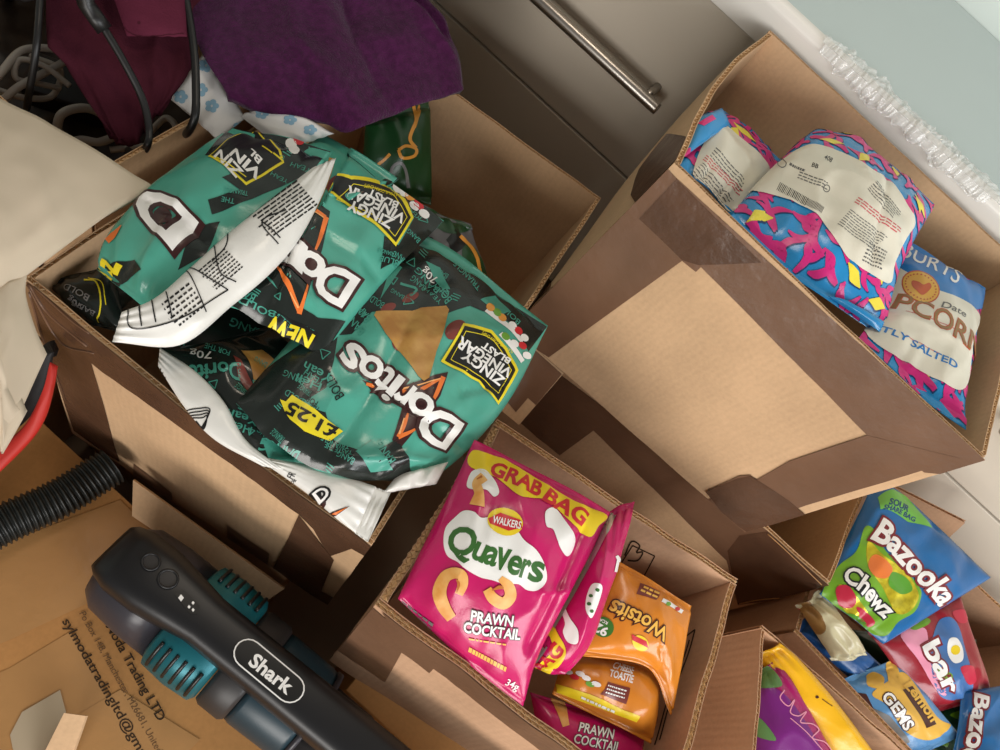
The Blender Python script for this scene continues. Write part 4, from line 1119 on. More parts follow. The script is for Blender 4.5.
# front pink packet
b = bag('upright pink crisp packet with white cloud logo and yellow band', (474, 440, .578), (610, 512, .574), (523, 706, .620), (398, 598, .622), PINK, bulge=.030, wr=.0034, seed=75, group=GQ, seals=(.03, .02), n=(56, 64),
        T=((500, 452, .576), (550, 478, .574)), R=((592, 552, .576), (560, 612, .590), (536, 662, .606)), L=((446, 500, .586), (418, 556, .604)), B=((452, 650, .622),),
        folds=((.85, .15, .9, .8, -.008, .006), (.75, .55, .98, .45, .005, .005), (.1, .1, .3, .8, .003, .010)))
p = pr(b, 'yellow_band', BAND, 2); p.poly([(473, 451), (490, 455), (504, 460), (526, 473), (548, 486), (575, 502), (606, 515), (598, 526), (588, 537), (566, 518), (548, 501), (530, 498), (518, 495), (496, 478), (469, 466)]); p.done()
words(b, [('GRAB', (489, 474), (538, 497), 14), ('BAG', (542, 500), (580, 526), 14)], REDBAND, 3, 'band_lettering', offset=.035)
p = pr(b, 'cloud_patch', WHITE, 2); p.poly([(456, 517), (464, 511), (474, 512), (482, 518), (500, 516), (514, 526), (524, 540), (536, 550), (544, 564), (546, 580), (538, 590), (527, 590), (518, 584), (505, 584), (492, 580), (480, 577), (466, 569), (458, 562), (448, 556), (444, 544), (446, 528)])
p.poly([(472, 472), (484, 470), (494, 480), (499, 492), (494, 497), (486, 490), (474, 490), (467, 486)]).poly([(545, 512), (554, 508), (564, 520), (574, 536), (573, 550), (566, 556), (559, 546), (553, 530), (546, 526)]); p.done()
lg = [('Q', (446, 549), (470, 558), 27), ('u', (471, 557), (482, 562), 25), ('a', (483, 562), (494, 566), 25), ('v', (494, 567), (506, 570), 30), ('e', (506, 571), (517, 575), 26), ('r', (519, 576), (526, 578), 26), ('s', (528, 579), (540, 582), 28)]
words(b, lg, GREENLOGO, 3, 'logo_lettering', offset=.028)
p = pr(b, 'ball_emblem', BAND, 4); p.ellipse(505, 522, 18, 13.5, 15); p.done()
p = pr(b, 'ball_band', REDBAND, 5); p.poly([(488, 519), (500, 513), (520, 520), (522, 528), (508, 531), (490, 524)]); p.done()
words(b, [('WALKERS', (492, 523), (520, 529), 7)], WHITE, 6, 'emblem_lettering', offset=.02)
for q, w in (([(459, 594), (463, 584), (462, 575), (454, 573), (445, 578), (440, 592), (444, 606), (452, 618)], (8, 10, 10, 11, 12, 14, 13, 10)), ([(500, 578), (508, 586), (510, 596), (503, 603), (493, 598), (487, 589)], (6, 11, 12, 12, 11, 9)), ([(484, 477), (477, 484), (479, 494), (477, 506)], (10, 9, 9, 15))):
    p = pr(b, 'snack_picture', CURL, 3); p.stroke(q, w); p.done()
p = pr(b, 'snack_shade', CURL_D, 4); p.stroke([(457, 592), (459, 584), (457, 579)], (1, 3, 1)); p.stroke([(492, 590), (499, 587), (503, 588)], (1, 4, 2)); p.stroke([(477, 480), (482, 477)], (1, 2.5)); p.done()
for m_, o_, l_ in ((MAROON, .08, 3), (WHITE, .025, 4)): words(b, [('PRAWN', (471, 620), (512, 626), 10), ('COCKTAIL', (464, 631), (519, 639), 10)], m_, l_, 'flavour_lettering', offset=o_)
p = pr(b, 'small_print', LGOLD, 3); p.lines((469, 637), (512, 644), (469, 640), 1, seed=2, fill=.5); p.lines((470, 645), (512, 668), (468, 652), 1, seed=6, fill=.6, word=(.04, .08), gap=.015); p.done()
words(b, [('34g', (505, 684), (517, 690), 7)], WHITE, 3, 'weight_lettering')
p = pr(b, 'small_print', GREYINK, 3); p.lines((402, 600), (440, 626), (398, 608), 2, seed=6, fill=.6, word=(.1, .14), gap=.03); p.done()

# ================= sweets in box G
YPOUCH = foil('pouch_yellow', rgb(236, 178, 20), .35); MPOUCH = foil('pouch_magenta', rgb(166, 16, 96), .3); PURPLE = mat('ink_purple', rgb(118, 32, 120), rough=.33); SOFTG = mat('ink_soft_green', rgb(96, 140, 80), rough=.4); PALEPINK = mat('ink_pale_pink', rgb(232, 150, 176), rough=.35)
b = bag('yellow sweet pouch standing along the back wall of its box', (757, 656, .676), (780, 643, .658), (885, 768, .664), (838, 790, .690), YPOUCH, name='sweet_pouch', cat='sweet pouch', bulge=.010, wr=.0035, seed=81, n=(24, 50), R=((800, 660, .655), (838, 704, .656)), seals=(.04, .0))
p = pr(b, 'small_mark', BRN, 1); p.ellipse(817, 697, 1.8, 1.4); p.stroke([(822, 699), (832, 706)], .8); p.done()
b = bag('magenta and purple sweet pouch with looping pink script', (750, 676, .682), (777, 659, .664), (852, 790, .676), (742, 800, .705), MPOUCH, name='sweet_pouch', cat='sweet pouch', bulge=.016, wr=.0035, seed=82, n=(36, 48), R=((797, 688, .660), (826, 740, .666)), seals=(.05, .0))
p = pr(b, 'purple_patch', PURPLE, 1); p.poly([(752, 692), (768, 686), (790, 700), (822, 750), (830, 780), (752, 780)]); p.done()
p = pr(b, 'green_patch', SOFTG, 2); p.poly([(752, 672), (768, 666), (782, 684), (770, 688), (754, 686)]).poly([(752, 722), (760, 718), (776, 740), (752, 734)]); p.done()
p = pr(b, 'white_mark', WHITE, 3)
for k in range(14):
    rr = random.Random(k); p.ellipse(756 + 20 * rr.random(), 674 + 10 * rr.random(), 1.3, 1.0, n=6)
p.sep = False; p.done()
p = pr(b, 'script_line', PALEPINK, 2); p.stroke([(784, 690), (780, 698), (788, 706), (794, 700), (790, 712), (798, 716), (806, 712), (800, 722), (812, 724), (818, 730), (812, 738), (824, 742), (832, 752)], 1.2); p.stroke([(790, 718), (806, 732), (822, 750)], .9); p.done()

# ================= sweets in box C
CB = foil('pouch_bright_blue', rgb(14, 98, 160), .33); LIME = mat('ink_lime', rgb(112, 164, 38), rough=.33); DKRED = mat('ink_dark_red', rgb(120, 24, 34), rough=.35); FOILGOLD = mat('ink_gold_foil', rgb(214, 196, 50), rough=.22, metal=.5, var=.3, vscale=80)
LTGREEN = mat('ink_light_green', rgb(112, 186, 76), rough=.35); GUMMYR = mat('ink_gummy_red', rgb(190, 40, 66), rough=.3); GUMMYO = mat('ink_gummy_orange', rgb(226, 120, 52), rough=.3); GUMMYG = mat('ink_gummy_green', rgb(86, 150, 44), rough=.3)
DKGREENBAG = foil('pouch_dark_green', rgb(34, 70, 40), .35)
b = bag('dark green sweet bag at the bottom of the mixed sweets', (850, 630, .762), (975, 640, .765), (990, 770, .755), (900, 735, .750), DKGREENBAG, name='sweet_pouch', cat='sweet pouch', bulge=.014, wr=.006, seed=90, n=(40, 40))
p = pr(b, 'lime_patch', LIME, 1); p.poly([(920, 742), (940, 736), (948, 750), (930, 754)]).poly([(950, 715), (965, 710), (968, 722)]); p.done()
b = bag('deep blue sweet bag wedged along the front wall of its box', (796, 630, .735), (812, 606, .730), (890, 672, .735), (862, 690, .745), foil('pouch_deep_blue', rgb(28, 84, 146), .35), name='sweet_pouch', cat='sweet pouch', bulge=.008, wr=.004, seed=91, n=(24, 36))
b = bag('crumpled cream sweet wrapper with a torn corner', (797, 606, .708), (822, 590, .695), (869, 656, .712), (834, 662, .722), foil('wrapper_cream', rgb(212, 202, 164), .4), name='sweet_wrapper', cat='sweet wrapper', bulge=.012, wr=.008, seed=92, n=(30, 36), freq=1.6)
p = pr(b, 'brown_patch', BROWNINK, 1); p.poly([(794, 604), (808, 600), (826, 626), (816, 634), (800, 622)]); p.done()
p = pr(b, 'red_patch', GUMMYR, 1); p.poly([(790, 604), (798, 598), (802, 606), (794, 616)]); p.done()
# red and blue bag with fried egg
b = bag('red and blue sweet bag with a fried egg picture', (868, 632, .715), (958, 590, .700), (992, 694, .725), (932, 716, .735), foil('pouch_red', rgb(150, 24, 40), .33), name='sweet_pouch', cat='sweet pouch', bulge=.014, wr=.004, seed=93, n=(36, 40))
p = pr(b, 'blue_patch', mat('ink_mid_blue', rgb(66, 110, 168), rough=.33), 1); p.poly([(940, 620), (956, 622), (968, 660), (972, 690), (952, 700), (936, 690), (930, 650)]); p.done()
p = pr(b, 'light_patch', PALEPINK, 1); p.poly([(900, 634), (924, 628), (930, 650), (946, 692), (936, 690), (918, 660)]); p.done()
words(b, [('bar', (922, 648), (944, 694), 18)], DKRED, 2, 'logo_outline', offset=.09); words(b, [('bar', (922, 648), (944, 694), 18)], WHITE, 3, 'logo_lettering', offset=.03)
p = pr(b, 'egg_picture', WHITE, 2); p.poly([(948, 640), (956, 638), (962, 648), (962, 660), (954, 663), (948, 654)]); p.done()
p = pr(b, 'egg_yolk', BAND, 3); p.ellipse(955, 650, 4.5, 5, 0, n=12); p.done()
p = pr(b, 'lime_patch', LIME, 2); p.poly([(908, 626), (924, 618), (930, 622), (916, 630)]).poly([(938, 668), (952, 674), (950, 680), (940, 676)]); p.done()
p = pr(b, 'sweet_picture', GUMMYR, 2); p.poly([(960, 668), (972, 666), (976, 680), (968, 684)]); p.poly([(952, 612), (964, 610), (966, 622), (958, 622)]); p.done()
# gems
b = bag('blue and yellow sweet bag with GEMS lettering lying on the pile', (836, 682, .735), (896, 658, .722), (960, 735, .728), (904, 764, .738), foil('pouch_pale_blue', rgb(92, 146, 196), .33), name='sweet_pouch', cat='sweet pouch', bulge=.012, wr=.003, seed=94, n=(36, 40))
p = pr(b, 'gold_patch', GOLD, 1); p.poly([(890, 680), (906, 674), (936, 716), (950, 726), (930, 740), (906, 732), (888, 706), (872, 694)]).poly([(866, 678), (874, 672), (884, 678), (880, 688), (868, 686)]).poly([(886, 664), (894, 662), (900, 680), (890, 686)]); p.done()
p = pr(b, 'dark_patch', BRN, 2); p.poly([(852, 692), (866, 694), (874, 710), (858, 706)]).poly([(902, 690), (912, 686), (936, 724), (926, 728)]); p.done()
p = pr(b, 'grey_patch', GREYINK, 1); p.poly([(868, 706), (890, 716), (910, 742), (892, 748)]); p.done()
words(b, [('GEMS', (881, 697), (905, 731), 11)], BRN, 3, 'name_outline', offset=.09); words(b, [('GEMS', (881, 697), (905, 731), 11)], WHITE, 4, 'name_lettering', offset=.03)
words(b, [('Lemon', (903, 686), (930, 722), 9)], GOLD, 4, 'flavour_lettering', offset=.03)
# two bright blue bags
def chew_pouch(label, pts, seed, **k):
    return bag(label, *pts, CB, name='sweet_pouch', cat='sweet pouch', bulge=.014, wr=.003, seed=seed, n=(44, 40), **k)
b = chew_pouch('bright blue sour chew pouch with a green corner tab on the sweets', ((868, 494, .672), (992, 577, .674), (884, 644, .692), (820, 594, .690)), 95, T=((892, 486, .668), (938, 528, .668)), seals=(.02, .02))
p = pr(b, 'green_tab', LTGREEN, 1); p.poly([(878, 498), (892, 490), (906, 496), (932, 528), (908, 522), (880, 510)]); p.done()
words(b, [('SOUR', (888, 505), (907, 512), 6), ('SHARE BAG', (883, 510), (914, 522), 4.5)], NAVY, 2, 'tab_lettering', offset=.03)
p = pr(b, 'lime_patch', LIME, 1); p.poly([(864, 528), (874, 530), (886, 552), (914, 580), (921, 596), (914, 612), (898, 622), (884, 636), (862, 628), (828, 600), (822, 592), (838, 566), (856, 552)]); p.done()
p = pr(b, 'gold_patch', FOILGOLD, 2); p.poly([(868, 542), (884, 556), (906, 572), (918, 596), (908, 612), (894, 612), (884, 590), (868, 566)]).poly([(838, 586), (850, 590), (866, 610), (872, 624), (846, 612)]); p.done()
p = pr(b, 'sweet_picture', GUMMYO, 3); p.poly([(872, 556), (880, 556), (892, 568), (886, 578), (874, 576), (868, 566)]); p.done()
p = pr(b, 'sweet_picture', GUMMYR, 3); p.poly([(836, 588), (848, 586), (856, 600), (850, 608), (838, 604)]).poly([(856, 608), (864, 610), (874, 622), (866, 626)]); p.done()
p = pr(b, 'sweet_picture', GUMMYG, 3); p.poly([(892, 572), (906, 578), (912, 590), (900, 594), (888, 584)]).poly([(846, 614), (862, 618), (868, 632), (852, 628)]); p.done()
for m_, o_, l_ in ((DKRED, .10, 4), (WHITE, .03, 5)): words(b, [('Bazooka', (871, 539), (938, 606), 21)], m_, l_, 'logo_lettering', offset=o_)
for m_, o_, l_ in ((BLACK, .10, 4), (WHITE, .03, 5)): words(b, [('Chewz', (842, 580), (883, 618), 17)], m_, l_, 'name_lettering', offset=o_)
b = chew_pouch('bright blue chew pouch half buried beside the GEMS bag', ((1012, 684, .712), (1012, 800, .716), (946, 800, .726), (962, 692, .722)), 96)
for m_, o_, l_ in ((DKRED, .10, 4), (WHITE, .03, 5)): words(b, [('Bazooka', (974, 694), (950, 790), 20)], m_, l_, 'logo_lettering', offset=o_)
# ================= low box: lettering, tape, torn scraps
words_L = [('SYL Moda Trading LTD', (93, 604), (158, 722), 9.5), ('sylmodatradingltd@gmail.com', (62, 622), (160, 792), 9.5)]
for t, a, c, h in words_L:
    p = Print(L_s, 'address_lettering', INK, 3); p.text(t, a, c, h, .012); p.build(L_o)
p = Print(L_s, 'address_lettering', INK_G, 3); p.text('Po Box 148, Manchester, M26681, United Kingdom', (79, 614), (176, 788), 7, .0); p.build(L_o)
tape(L_s, [(-40, 560), (120, 500), (180, 560), (10, 640), (-40, 660)], L_o, TAPE_CLEAR, 1, wr=0)
tape(L_s, [(-40, 690), (10, 668), (70, 632), (110, 700), (20, 745), (-40, 770)], L_o, TAPE_CLEAR, 1, wr=0)
tape(L_s, [(60, 725), (120, 690), (200, 740), (150, 790), (70, 790)], L_o, TAPE_CLEAR, 2, wr=0)
g = coons((133, 480, .800), (284, 589, .800), (262, 604, .828), (132, 516, .828), 20, 8)
board('back_flap', g, (0.0, 0.6, -0.8), 0.004, CARD, boxL, flute=False)
# taped ends in front of the pink packet box
p_sh = Sheet(np.array([[P(x, y, z_) for (x, y, z_) in row] for row in (((300, 640, .824), (312, 668, .824)), ((350, 690, .824), (362, 712, .824)))]))
tp = Print(L_s, 'packing_tape', TAPE, 2, wrinkle=1); tp.poly([(300, 655), (345, 640), (480, 745), (470, 770), (400, 760)]); tp.build(L_o)

def scrap():
    g = coons((64, 713, .800), (86, 716, .800), (70, 762, .824), (38, 765, .824), 6, 8)
    root = thing('cardboard_scrap', 'small bent strip of torn cardboard on the printed box', 'cardboard scrap', (g[3, 8][0], g[3, 8][1], LZ + 0.001))
    board('strip', g, (0.3, 0.3, -0.8), 0.003, CARD, root, flute=False)
scrap()
def paper_scrap():
    v = [P(x, y, LZ * 0 + .8285) for x, y in ((10, 735), (22, 712), (60, 690), (66, 712), (50, 760), (16, 765))]
    bm = bmesh.new(); f = bm.faces.new([bm.verts.new(q) for q in v]); r = bmesh.ops.extrude_face_region(bm, geom=[f])
    for e in r['geom']:
        if isinstance(e, bmesh.types.BMVert): e.co.z -= 0.0006
    o = link('paper_scrap', bm_mesh('paper_scrap', bm), mat('grey_paper', rgb(176, 158, 132), rough=.8)); recenter(o)
    tag(o, 'flat greyish scrap of torn paper beside the bent cardboard strip', 'paper scrap')
paper_scrap()

# ================= hand vacuum
VB = mat('vac_black', rgb(22, 22, 24), rough=.38, spec=.5); VS = mat('vac_slate', rgb(52, 50, 56), rough=.35); VT = mat('vac_teal', rgb(22, 98, 108), rough=.35, metal=.35)
VC = mat('vac_dust_cup', rgb(30, 52, 62), rough=.34, spec=.5); VG = mat('vac_grey', rgb(44, 42, 42), rough=.45)
def vacuum():
    A = P(120, 548, .712); B = P(352, 736, .712)
    e1 = B - A; e1[2] = 0; e1 /= np.linalg.norm(e1)
    e3 = Z3; e2 = np.cross(e3, e1)                    # e2 to the left of travel
    if proj([A + e2 * .05])[0][0] > proj([A])[0][0]: e2 = -e2
    O = np.array([A[0], A[1], LZ])
    W = lambda s, q, w: O + e1 * (s - (.010 if w < .106 and .079 < s < .24 else 0)) + e2 * q + e3 * w
    root = thing('hand_vacuum', 'black and teal cordless hand vacuum lying on the printed box', 'hand vacuum', W(.16, 0, .001))
    def loft(name, secs, m, n=28, power=2.6, parent=root):
        """secs: (s, half width, w0, w1)"""
        v = []; f = []
        for s_, hw, w0, w1 in secs:
            c, hh = (w0 + w1) / 2, (w1 - w0) / 2
            for k in range(n):
                a = 2 * math.pi * k / n; ca, sa = math.cos(a), math.sin(a)
                x = math.copysign(abs(ca) ** (2 / power), ca) * hw; y = math.copysign(abs(sa) ** (2 / power), sa) * hh
                v.append(W(s_, x, c + y))
        m_ = len(secs)
        for i in range(m_ - 1):
            for k in range(n): f.append((i * n + k, i * n + (k + 1) % n, (i + 1) * n + (k + 1) % n, (i + 1) * n + k))
        f += [tuple(range(n)), tuple(range((m_ - 1) * n, m_ * n))]
        bm = bmesh.new(); me = mesh_pydata(name, v, f); bm.from_mesh(me); bpy.data.meshes.remove(me)
        return link(name, bm_mesh(name, bm), m, parent, True)
    loft('motor_housing', [(-.012, .020, .024, .075), (-.006, .036, .012, .088), (.006, .044, .006, .096), (.040, .047, .003, .100), (.075, .047, .003, .100), (.080, .044, .005, .098)], VS, power=2.2)
    ring = loft('vent_ring', [(.081, .046, .004, .098), (.084, .052, .002, .102), (.110, .054, .001, .104), (.136, .052, .002, .102), (.140, .046, .004, .098)], VT, power=2.8)
    # vent slots cut across both sides
    for sg in (-1, 1):
        for k in range(6):
            s0 = .090 + k * .0085
            pts = []
            for t in np.linspace(.34, .80, 9):
                a = math.pi / 2 * (1 - t); ca, sa = math.cos(a), math.sin(a)
                pts.append(W(s0, sg * (abs(ca) ** (2 / 2.8) * .0530 - .0001), .0525 + abs(sa) ** (2 / 2.8) * .0506))
            link('vent_slot', tube_mesh('vent_slot', pts, .0019, 6), BLACK, ring, True)
    loft('collar', [(.141, .046, .004, .096), (.146, .049, .003, .098), (.168, .049, .003, .098), (.172, .046, .004, .096)], VG, power=2.3)
    cup = loft('dust_cup', [(.173, .045, .005, .094), (.178, .046, .004, .095), (.225, .045, .004, .094), (.230, .044, .005, .093)], VC, power=2.2)
    loft('cup_rim', [(.231, .046, .004, .094), (.236, .046, .004, .094)], VS, power=2.2)
    loft('nozzle', [(.237, .034, .012, .082), (.270, .033, .014, .082), (.300, .026, .020, .080), (.420, .022, .022, .078)], VG, power=3)
    sp = [(-.010, .022, .088, .102), (-.004, .026, .078, .114), (.010, .030, .072, .120), (.040, .030, .072, .123), (.070, .026, .075, .123), (.095, .0225, .078, .122), (.16, .0225, .078, .122), (.26, .0235, .076, .122), (.34, .0235, .072, .121), (.45, .0235, .068, .120)]
    spine = loft('handle_spine', sp, VB, power=3.2, n=36)
    # flat top of the spine carries buttons, lights and the maker's plate
    S = np.array([[W(s_, q, np.interp(s_, [t[0] for t in sp], [t[3] for t in sp]) + .0004 - .9 * abs(q / .026) ** 3.2 * .004) for s_ in np.linspace(0, .44, 61)] for q in np.linspace(-.022, .022, 17)])
    top = Sheet(S, out=Z3)
    for c, r in (((151, 562), 9), ((168, 579), 10)):
        p = Print(top, 'button', VG, 1); p.ellipse(*c, r, r * .9, 40); o = p.build(spine)
        q = [top.at(*(top.uv(c[0] + r * math.cos(a), c[1] + r * .9 * math.sin(a)) / np.array([top.W, top.H])), .0008) for a in np.linspace(0, 2 * math.pi, 25)]
        link('button_ring', tube_mesh('button_ring', q, .0011, 6, cap=False), VB, spine, True)
    p = Print(top, 'light_window', BLACK, 1); p.poly([(174, 594), (184, 590), (200, 606), (198, 614), (190, 614)]); p.build(spine)
    for c in ((181, 598), (189, 607), (193, 603), (193, 610)):
        r = 3.6 if c == (181, 598) else 2.0
        p = Print(top, 'indicator_light', WHITE, 2); p.poly([(c[0], c[1] - r), (c[0] + r * .8, c[1]), (c[0], c[1] + r), (c[0] - r * .8, c[1])]); p.build(spine)
    # pill outline
    def pill(c, d, L, w, n=10):
        d = np.array(d) / np.linalg.norm(d); nn = np.array([-d[1], d[0]]); c = np.array(c, float); out = []
        for sg in (1, -1):
            for a in np.linspace(-90, 90, n):
                a = math.radians(a); out.append(c + d * sg * (L / 2 - w / 2) + sg * w / 2 * (d * math.cos(a) + nn * math.sin(a)))
        return [tuple(k) for k in out]
    p = Print(top, 'plate_rim', WHITE, 1); p.poly(pill((269, 671), (.77, .64), 84, 30), sub=1e9); p.build(spine)
    p = Print(top, 'plate', BLACK, 2); p.poly(pill((269, 671), (.77, .64), 81, 27), sub=1e9); p.build(spine)
    p = Print(top, 'plate_lettering', WHITE, 3); p.text('Shark', (248, 664), (286, 694), 14, .03); p.build(spine)
vacuum()

# ================= ribbed hose
def hose():
    c = spline([P(-60, 560, .800), P(0, 526, .803), P(60, 498, .806), P(112, 466, .806)], 260)
    d = np.concatenate([[0], np.cumsum(np.linalg.norm(np.diff(c, axis=0), axis=1))])
    r = .0185 + .0014 * np.sin(d / .0050 * 2 * math.pi)
    o = link('vacuum_hose', tube_mesh('vacuum_hose', c, r, 20), mat('hose_black', rgb(30, 32, 30), rough=.42), None, True); recenter(o)
    tag(o, 'black ribbed vacuum hose lying on the printed cardboard box', 'hose')
hose()

# ================= cloth things on the far side
def cloth(name, label, cat, m, tl, tr, br, bl, extra=None, thick=.004, **k):
    k.setdefault('seals', (0, 0)); k.setdefault('ridge', 0)
    G, K = make_sheet(tl, tr, br, bl, **k)
    S = Sheet(G); K = G - S.N * thick
    c = G.reshape(-1, 3).mean(0); b = Bag()
    b.root = thing(name, label, cat, (c[0], c[1], K[..., 2].min()))
    b.body, b.s = sheet_body('cloth', G, K, m, b.root)
    return b
FLEECE = mat('purple_fleece', rgb(64, 23, 57), rough=1.0, spec=.05, sheen=.12, var=.2, vscale=140, bump=.8, bscale=520)
MAROONC = mat('maroon_cloth', rgb(64, 26, 36), rough=.95, spec=.05, var=.08, vscale=60, bump=.3, bscale=500)
POCKET = mat('maroon_cloth_flap', rgb(84, 34, 50), rough=.9, spec=.05, var=.05, vscale=60, bump=.3, bscale=500)
W3 = lambda *q: np.array(q, float)
b = cloth('fleece_blanket', 'thick purple fleece blanket draped from the worktop over the chip box', 'blanket', FLEECE, W3(-.66, .95, .916), W3(-.30, .95, .916), (463, 90, .560), (228, 96, .565), thick=.010, bulge=.018, wr=.005, seed=101, n=(60, 76), B=((268, 112, .566), (318, 120, .565), (350, 132, .563), (400, 112, .562)), L=(W3(-.64, .870, .900), W3(-.56, .70, .79), (190, -10, .560), (198, 45, .562)), R=(W3(-.30, .868, .900), (436, -25, .520), (447, 22, .535), (459, 62, .552)), folds=((.72, .62, .97, .93, .014, .010), (.80, .60, .99, .88, -.012, .006), (.25, .5, .42, .97, .010, .014), (.5, .55, .62, .98, -.008, .012), (.08, .6, .2, .95, .006, .010)))
b = cloth('jacket', 'maroon cloth jacket with a pocket flap draped beside the fleece', 'jacket', MAROONC, W3(-1.0, .95, .914), W3(-.69, .95, .914), (156, 112, .596), (108, 130, .606), thick=.006, bulge=.006, wr=.005, seed=102, n=(44, 76), L=(W3(-.98, .870, .899), W3(-.82, .62, .77), (46, 10, .565), (62, 58, .578), (92, 108, .598)), R=(W3(-.68, .870, .899), W3(-.60, .70, .80), (204, 20, .562), (192, 66, .574), (176, 92, .586)), B=((132, 146, .610),), folds=((.2, .6, .7, .85, .006, .02), (.6, .8, .9, .75, -.006, .01)))
fo, fs = flap(b, 'pocket_flap', (104, -30, .532), (184, -30, .536), (187, 37, .552), (127, 36, .554), POCKET, bulge=.004, n=(24, 24))
p = Print(fs, 'stitching', MAROONC, 1)
p.stroke([(110, -10), (130, 33), (184, 34)], .8); p.ellipse(139, 23, 1.6, 1.6, n=8); p.kind = 'stuff'; p.build(fo)
# cream bag in the foreground
CREAMBAG = mat('cream_cloth', rgb(204, 188, 166), rough=.75, spec=.2, var=.03, vscale=8)
b = cloth('cloth_bag', 'plain cream cloth bag resting over the corner of the chip box', 'cloth bag', CREAMBAG, (-90, 40, .555), (153, 186, .575), (25, 277, .574), (-90, 330, .560), thick=.010, bulge=.012, wr=.0020, seed=103, n=(36, 36), T=((0, 98, .562), (62, 130, .568)), R=((118, 208, .574), (74, 240, .573)), pw=.9)
fo, fs = flap(b, 'hanging_side', (-90, 325, .560), (27, 274, .573), (47, 354, .590), (-90, 560, .610), CREAMBAG, R=((26, 296, .576), (36, 330, .583)), B=((24, 412, .594), (0, 457, .600)), bulge=.012, wr=.0022, pw=.9, seed=113, n=(36, 36))
# red and black bag edge below it
b = cloth('sports_bag', 'red and black fabric bag tucked under the cream bag', 'fabric bag', mat('black_nylon', rgb(24, 22, 24), rough=.6), (-60, 380, .68), (54, 352, .66), (46, 400, .70), (-60, 500, .74), thick=.02, bulge=.01, wr=.003, seed=104, n=(24, 24))
fo, fs = flap(b, 'red_trim', (50, 362, .645), (58, 366, .650), (-10, 482, .715), (-12, 452, .705), mat('red_nylon', rgb(176, 36, 26), rough=.55), R=((52, 390, .665), (38, 432, .69)), L=((42, 392, .66), (22, 428, .69)), bulge=.004, n=(10, 40))
# patterned tissue paper
TISSUE = mat('patterned_paper', rgb(214, 212, 208), rough=.8); PAWBLUE = mat('ink_pale_blue', rgb(128, 164, 184), rough=.8)
b = cloth('tissue_paper', 'crumpled white paper with pale blue blots behind the chip bags', 'paper', TISSUE, (205, 52, .575), (246, 118, .585), (218, 140, .610), (169, 98, .60), thick=.0006, bulge=.006, wr=.003, seed=105, n=(28, 28))
p = pr(b, 'blue_blot', PAWBLUE, 1)
for c in ((212, 106), (201, 90), (181, 97), (206, 66), (240, 128)):
    for k in range(5):
        a = k * 1.257; p.ellipse(c[0] + 4 * math.cos(a), c[1] + 4 * math.sin(a), 3.4, 3, n=8)
p.kind = 'stuff'; p.done()
fo, fs = flap(b, 'folded_sheet', (240, 116, .585), (268, 104, .575), (334, 134, .575), (284, 150, .590), TISSUE, bulge=.008, wr=.004, T=(), R=((300, 114, .572),), n=(26, 26)); fs.obj = fo
p = pr(b, 'blue_blot', PAWBLUE, 1, fs)
for c in ((290, 120), (262, 114), (310, 130)):
    for k in range(5):
        a = k * 1.257; p.ellipse(c[0] + 4 * math.cos(a), c[1] + 3 * math.sin(a), 3.2, 2.4, n=8)
p.kind = 'stuff'; p.done()

# ================= box of cables
K_rim = [np.array([-.86, .27, .690]), P(118, 178, .60), np.array([-.392, .66, .690]), np.array([-.86, .66, .690])]
K_rim[1] = np.array([-.374, .27, .690])
boxK = carton('cardboard box full of tangled cables beside the chip box', K_rim, [at_z(p, FLOOR_Z + .0005) + np.array([-.012 if p[0] > -.5 else .0, 0, 0]) for p in K_rim], thick=.005, seed=19)
WIRE = mat('white_cable', rgb(176, 170, 162), rough=.45); WIREB = mat('black_cable', rgb(20, 19, 19), rough=.4)
GC = 'tangled white cables in the box'
def cable(label, pts, r, m, group=None, name='cable', n=80, plug=None):
    c = spline([q if isinstance(q, np.ndarray) else P(*q) for q in pts], n)
    root = thing(name, label, 'cable', (c[:, 0].mean(), c[:, 1].mean(), c[:, 2].min() - r), group)
    link('cord', tube_mesh('cord', c, r, 10), m, root, True)
    if plug:
        q = spline([P(*k) for k in plug[0]], 10)
        link('plug', tube_mesh('plug', q, plug[1], 12), m, root, True)
    return root
rnd = random.Random(8)
cable('thick white cable in a wide loop at the cable box end', [(-30, 110, .70), (0, 74, .69), (24, 50, .69), (60, 50, .69), (66, 60, .70), (20, 86, .70), (0, 100, .71), (-30, 96, .72)], .0040, WIRE, GC)
cable('thin white cable curled into a small ring', [(70, 86, .70), (44, 66, .69), (20, 60, .69), (16, 78, .70), (40, 84, .71), (60, 88, .72)], .0030, WIRE, GC)
cable('thick pale cable arched beside the black adapter', [(56, 132, .72), (62, 114, .70), (84, 108, .70), (104, 116, .71), (118, 132, .72), (100, 142, .72), (80, 140, .72), (60, 148, .72)], .0045, WIRE, GC)
cable('thin white cable crossing beneath the wide loop', [(-20, 84, .72), (4, 92, .72), (26, 98, .72), (52, 96, .73), (60, 70, .71), (30, 56, .71)], .0032, WIRE, GC)
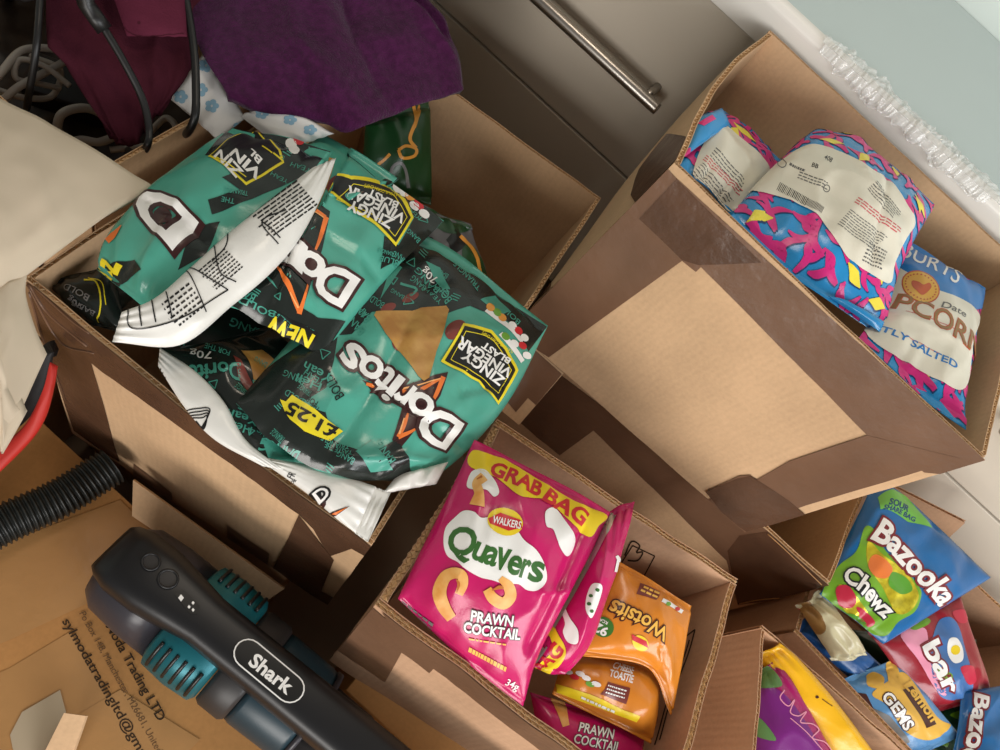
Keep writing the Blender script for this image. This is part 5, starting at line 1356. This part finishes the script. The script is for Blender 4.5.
cable('short pale cable curled under the maroon jacket', [(150, 132, .72), (166, 118, .71), (176, 128, .71), (170, 142, .72), (110, 150, .73)], .0035, WIRE, GC)
# dark adapter block and loose bags at the bottom
ad = box_mesh('power_adapter', (-.045, -.028, 0), (.045, .028, .032), .005, 3)
o = link('adapter_body', ad, WIREB); c = P(72, 100, .80)
root = thing('power_adapter', 'black power adapter lying among the white cables', 'power adapter', (c[0], c[1], c[2])); o.parent = root; root.rotation_euler = (0.1, 0.05, .6)
o2 = link('plug_pin_block', box_mesh('pin', (.046, -.01, .008), (.064, .01, .024), .002, 2), WIREB); o2.parent = root
G, Kk = make_sheet(np.array([-.83, .63, .44]), np.array([-.43, .63, .44]), np.array([-.43, .31, .44]), np.array([-.83, .31, .44]), bulge=.02, wr=.01, seed=111, seals=(0, 0), n=(40, 40))
root = thing('plastic_bag', 'crumpled dark plastic bag underneath the tangled cables', 'plastic bag', G.reshape(-1, 3).mean(0) - np.array([0, 0, .02]))
sheet_body('bag_film', G, Kk, mat('dark_film', rgb(58, 54, 50), rough=.4, bump=.3, bscale=60), root)
cable('black cable running from the worktop down into the cable box', [W3(-.80, .96, .912), W3(-.79, .875, .905), (44, -60, .54), (40, 0, .55), (36, 50, .57), (28, 100, .62), (24, 125, .66)], .0031, WIREB)
cable('black cable with thick sleeve lying across the maroon jacket', [(104, 28, .535), (124, 62, .552), (142, 98, .572), (149, 128, .588), (147, 146, .598), (138, 156, .64), (128, 150, .70)], .0034, WIREB, plug=([W3(-.77, .95, .914), W3(-.75, .86, .905), (66, -40, .515), (84, 0, .522), (105, 30, .536)], .0072))
cable('black cable lying between the jacket and the fleece', [W3(-.675, .96, .914), W3(-.67, .862, .906), (172, -60, .53), (186, 0, .545), (194, 50, .556), (196, 90, .568), (195, 116, .578), (188, 132, .600), (180, 136, .65)], .0038, WIREB)
# plain box beside the chip box, under the cream bag
closed_carton('plain closed cardboard box on the floor beneath the cream bag', (-.78, .152, FLOOR_Z), (-.352, .262, .455), CARD)
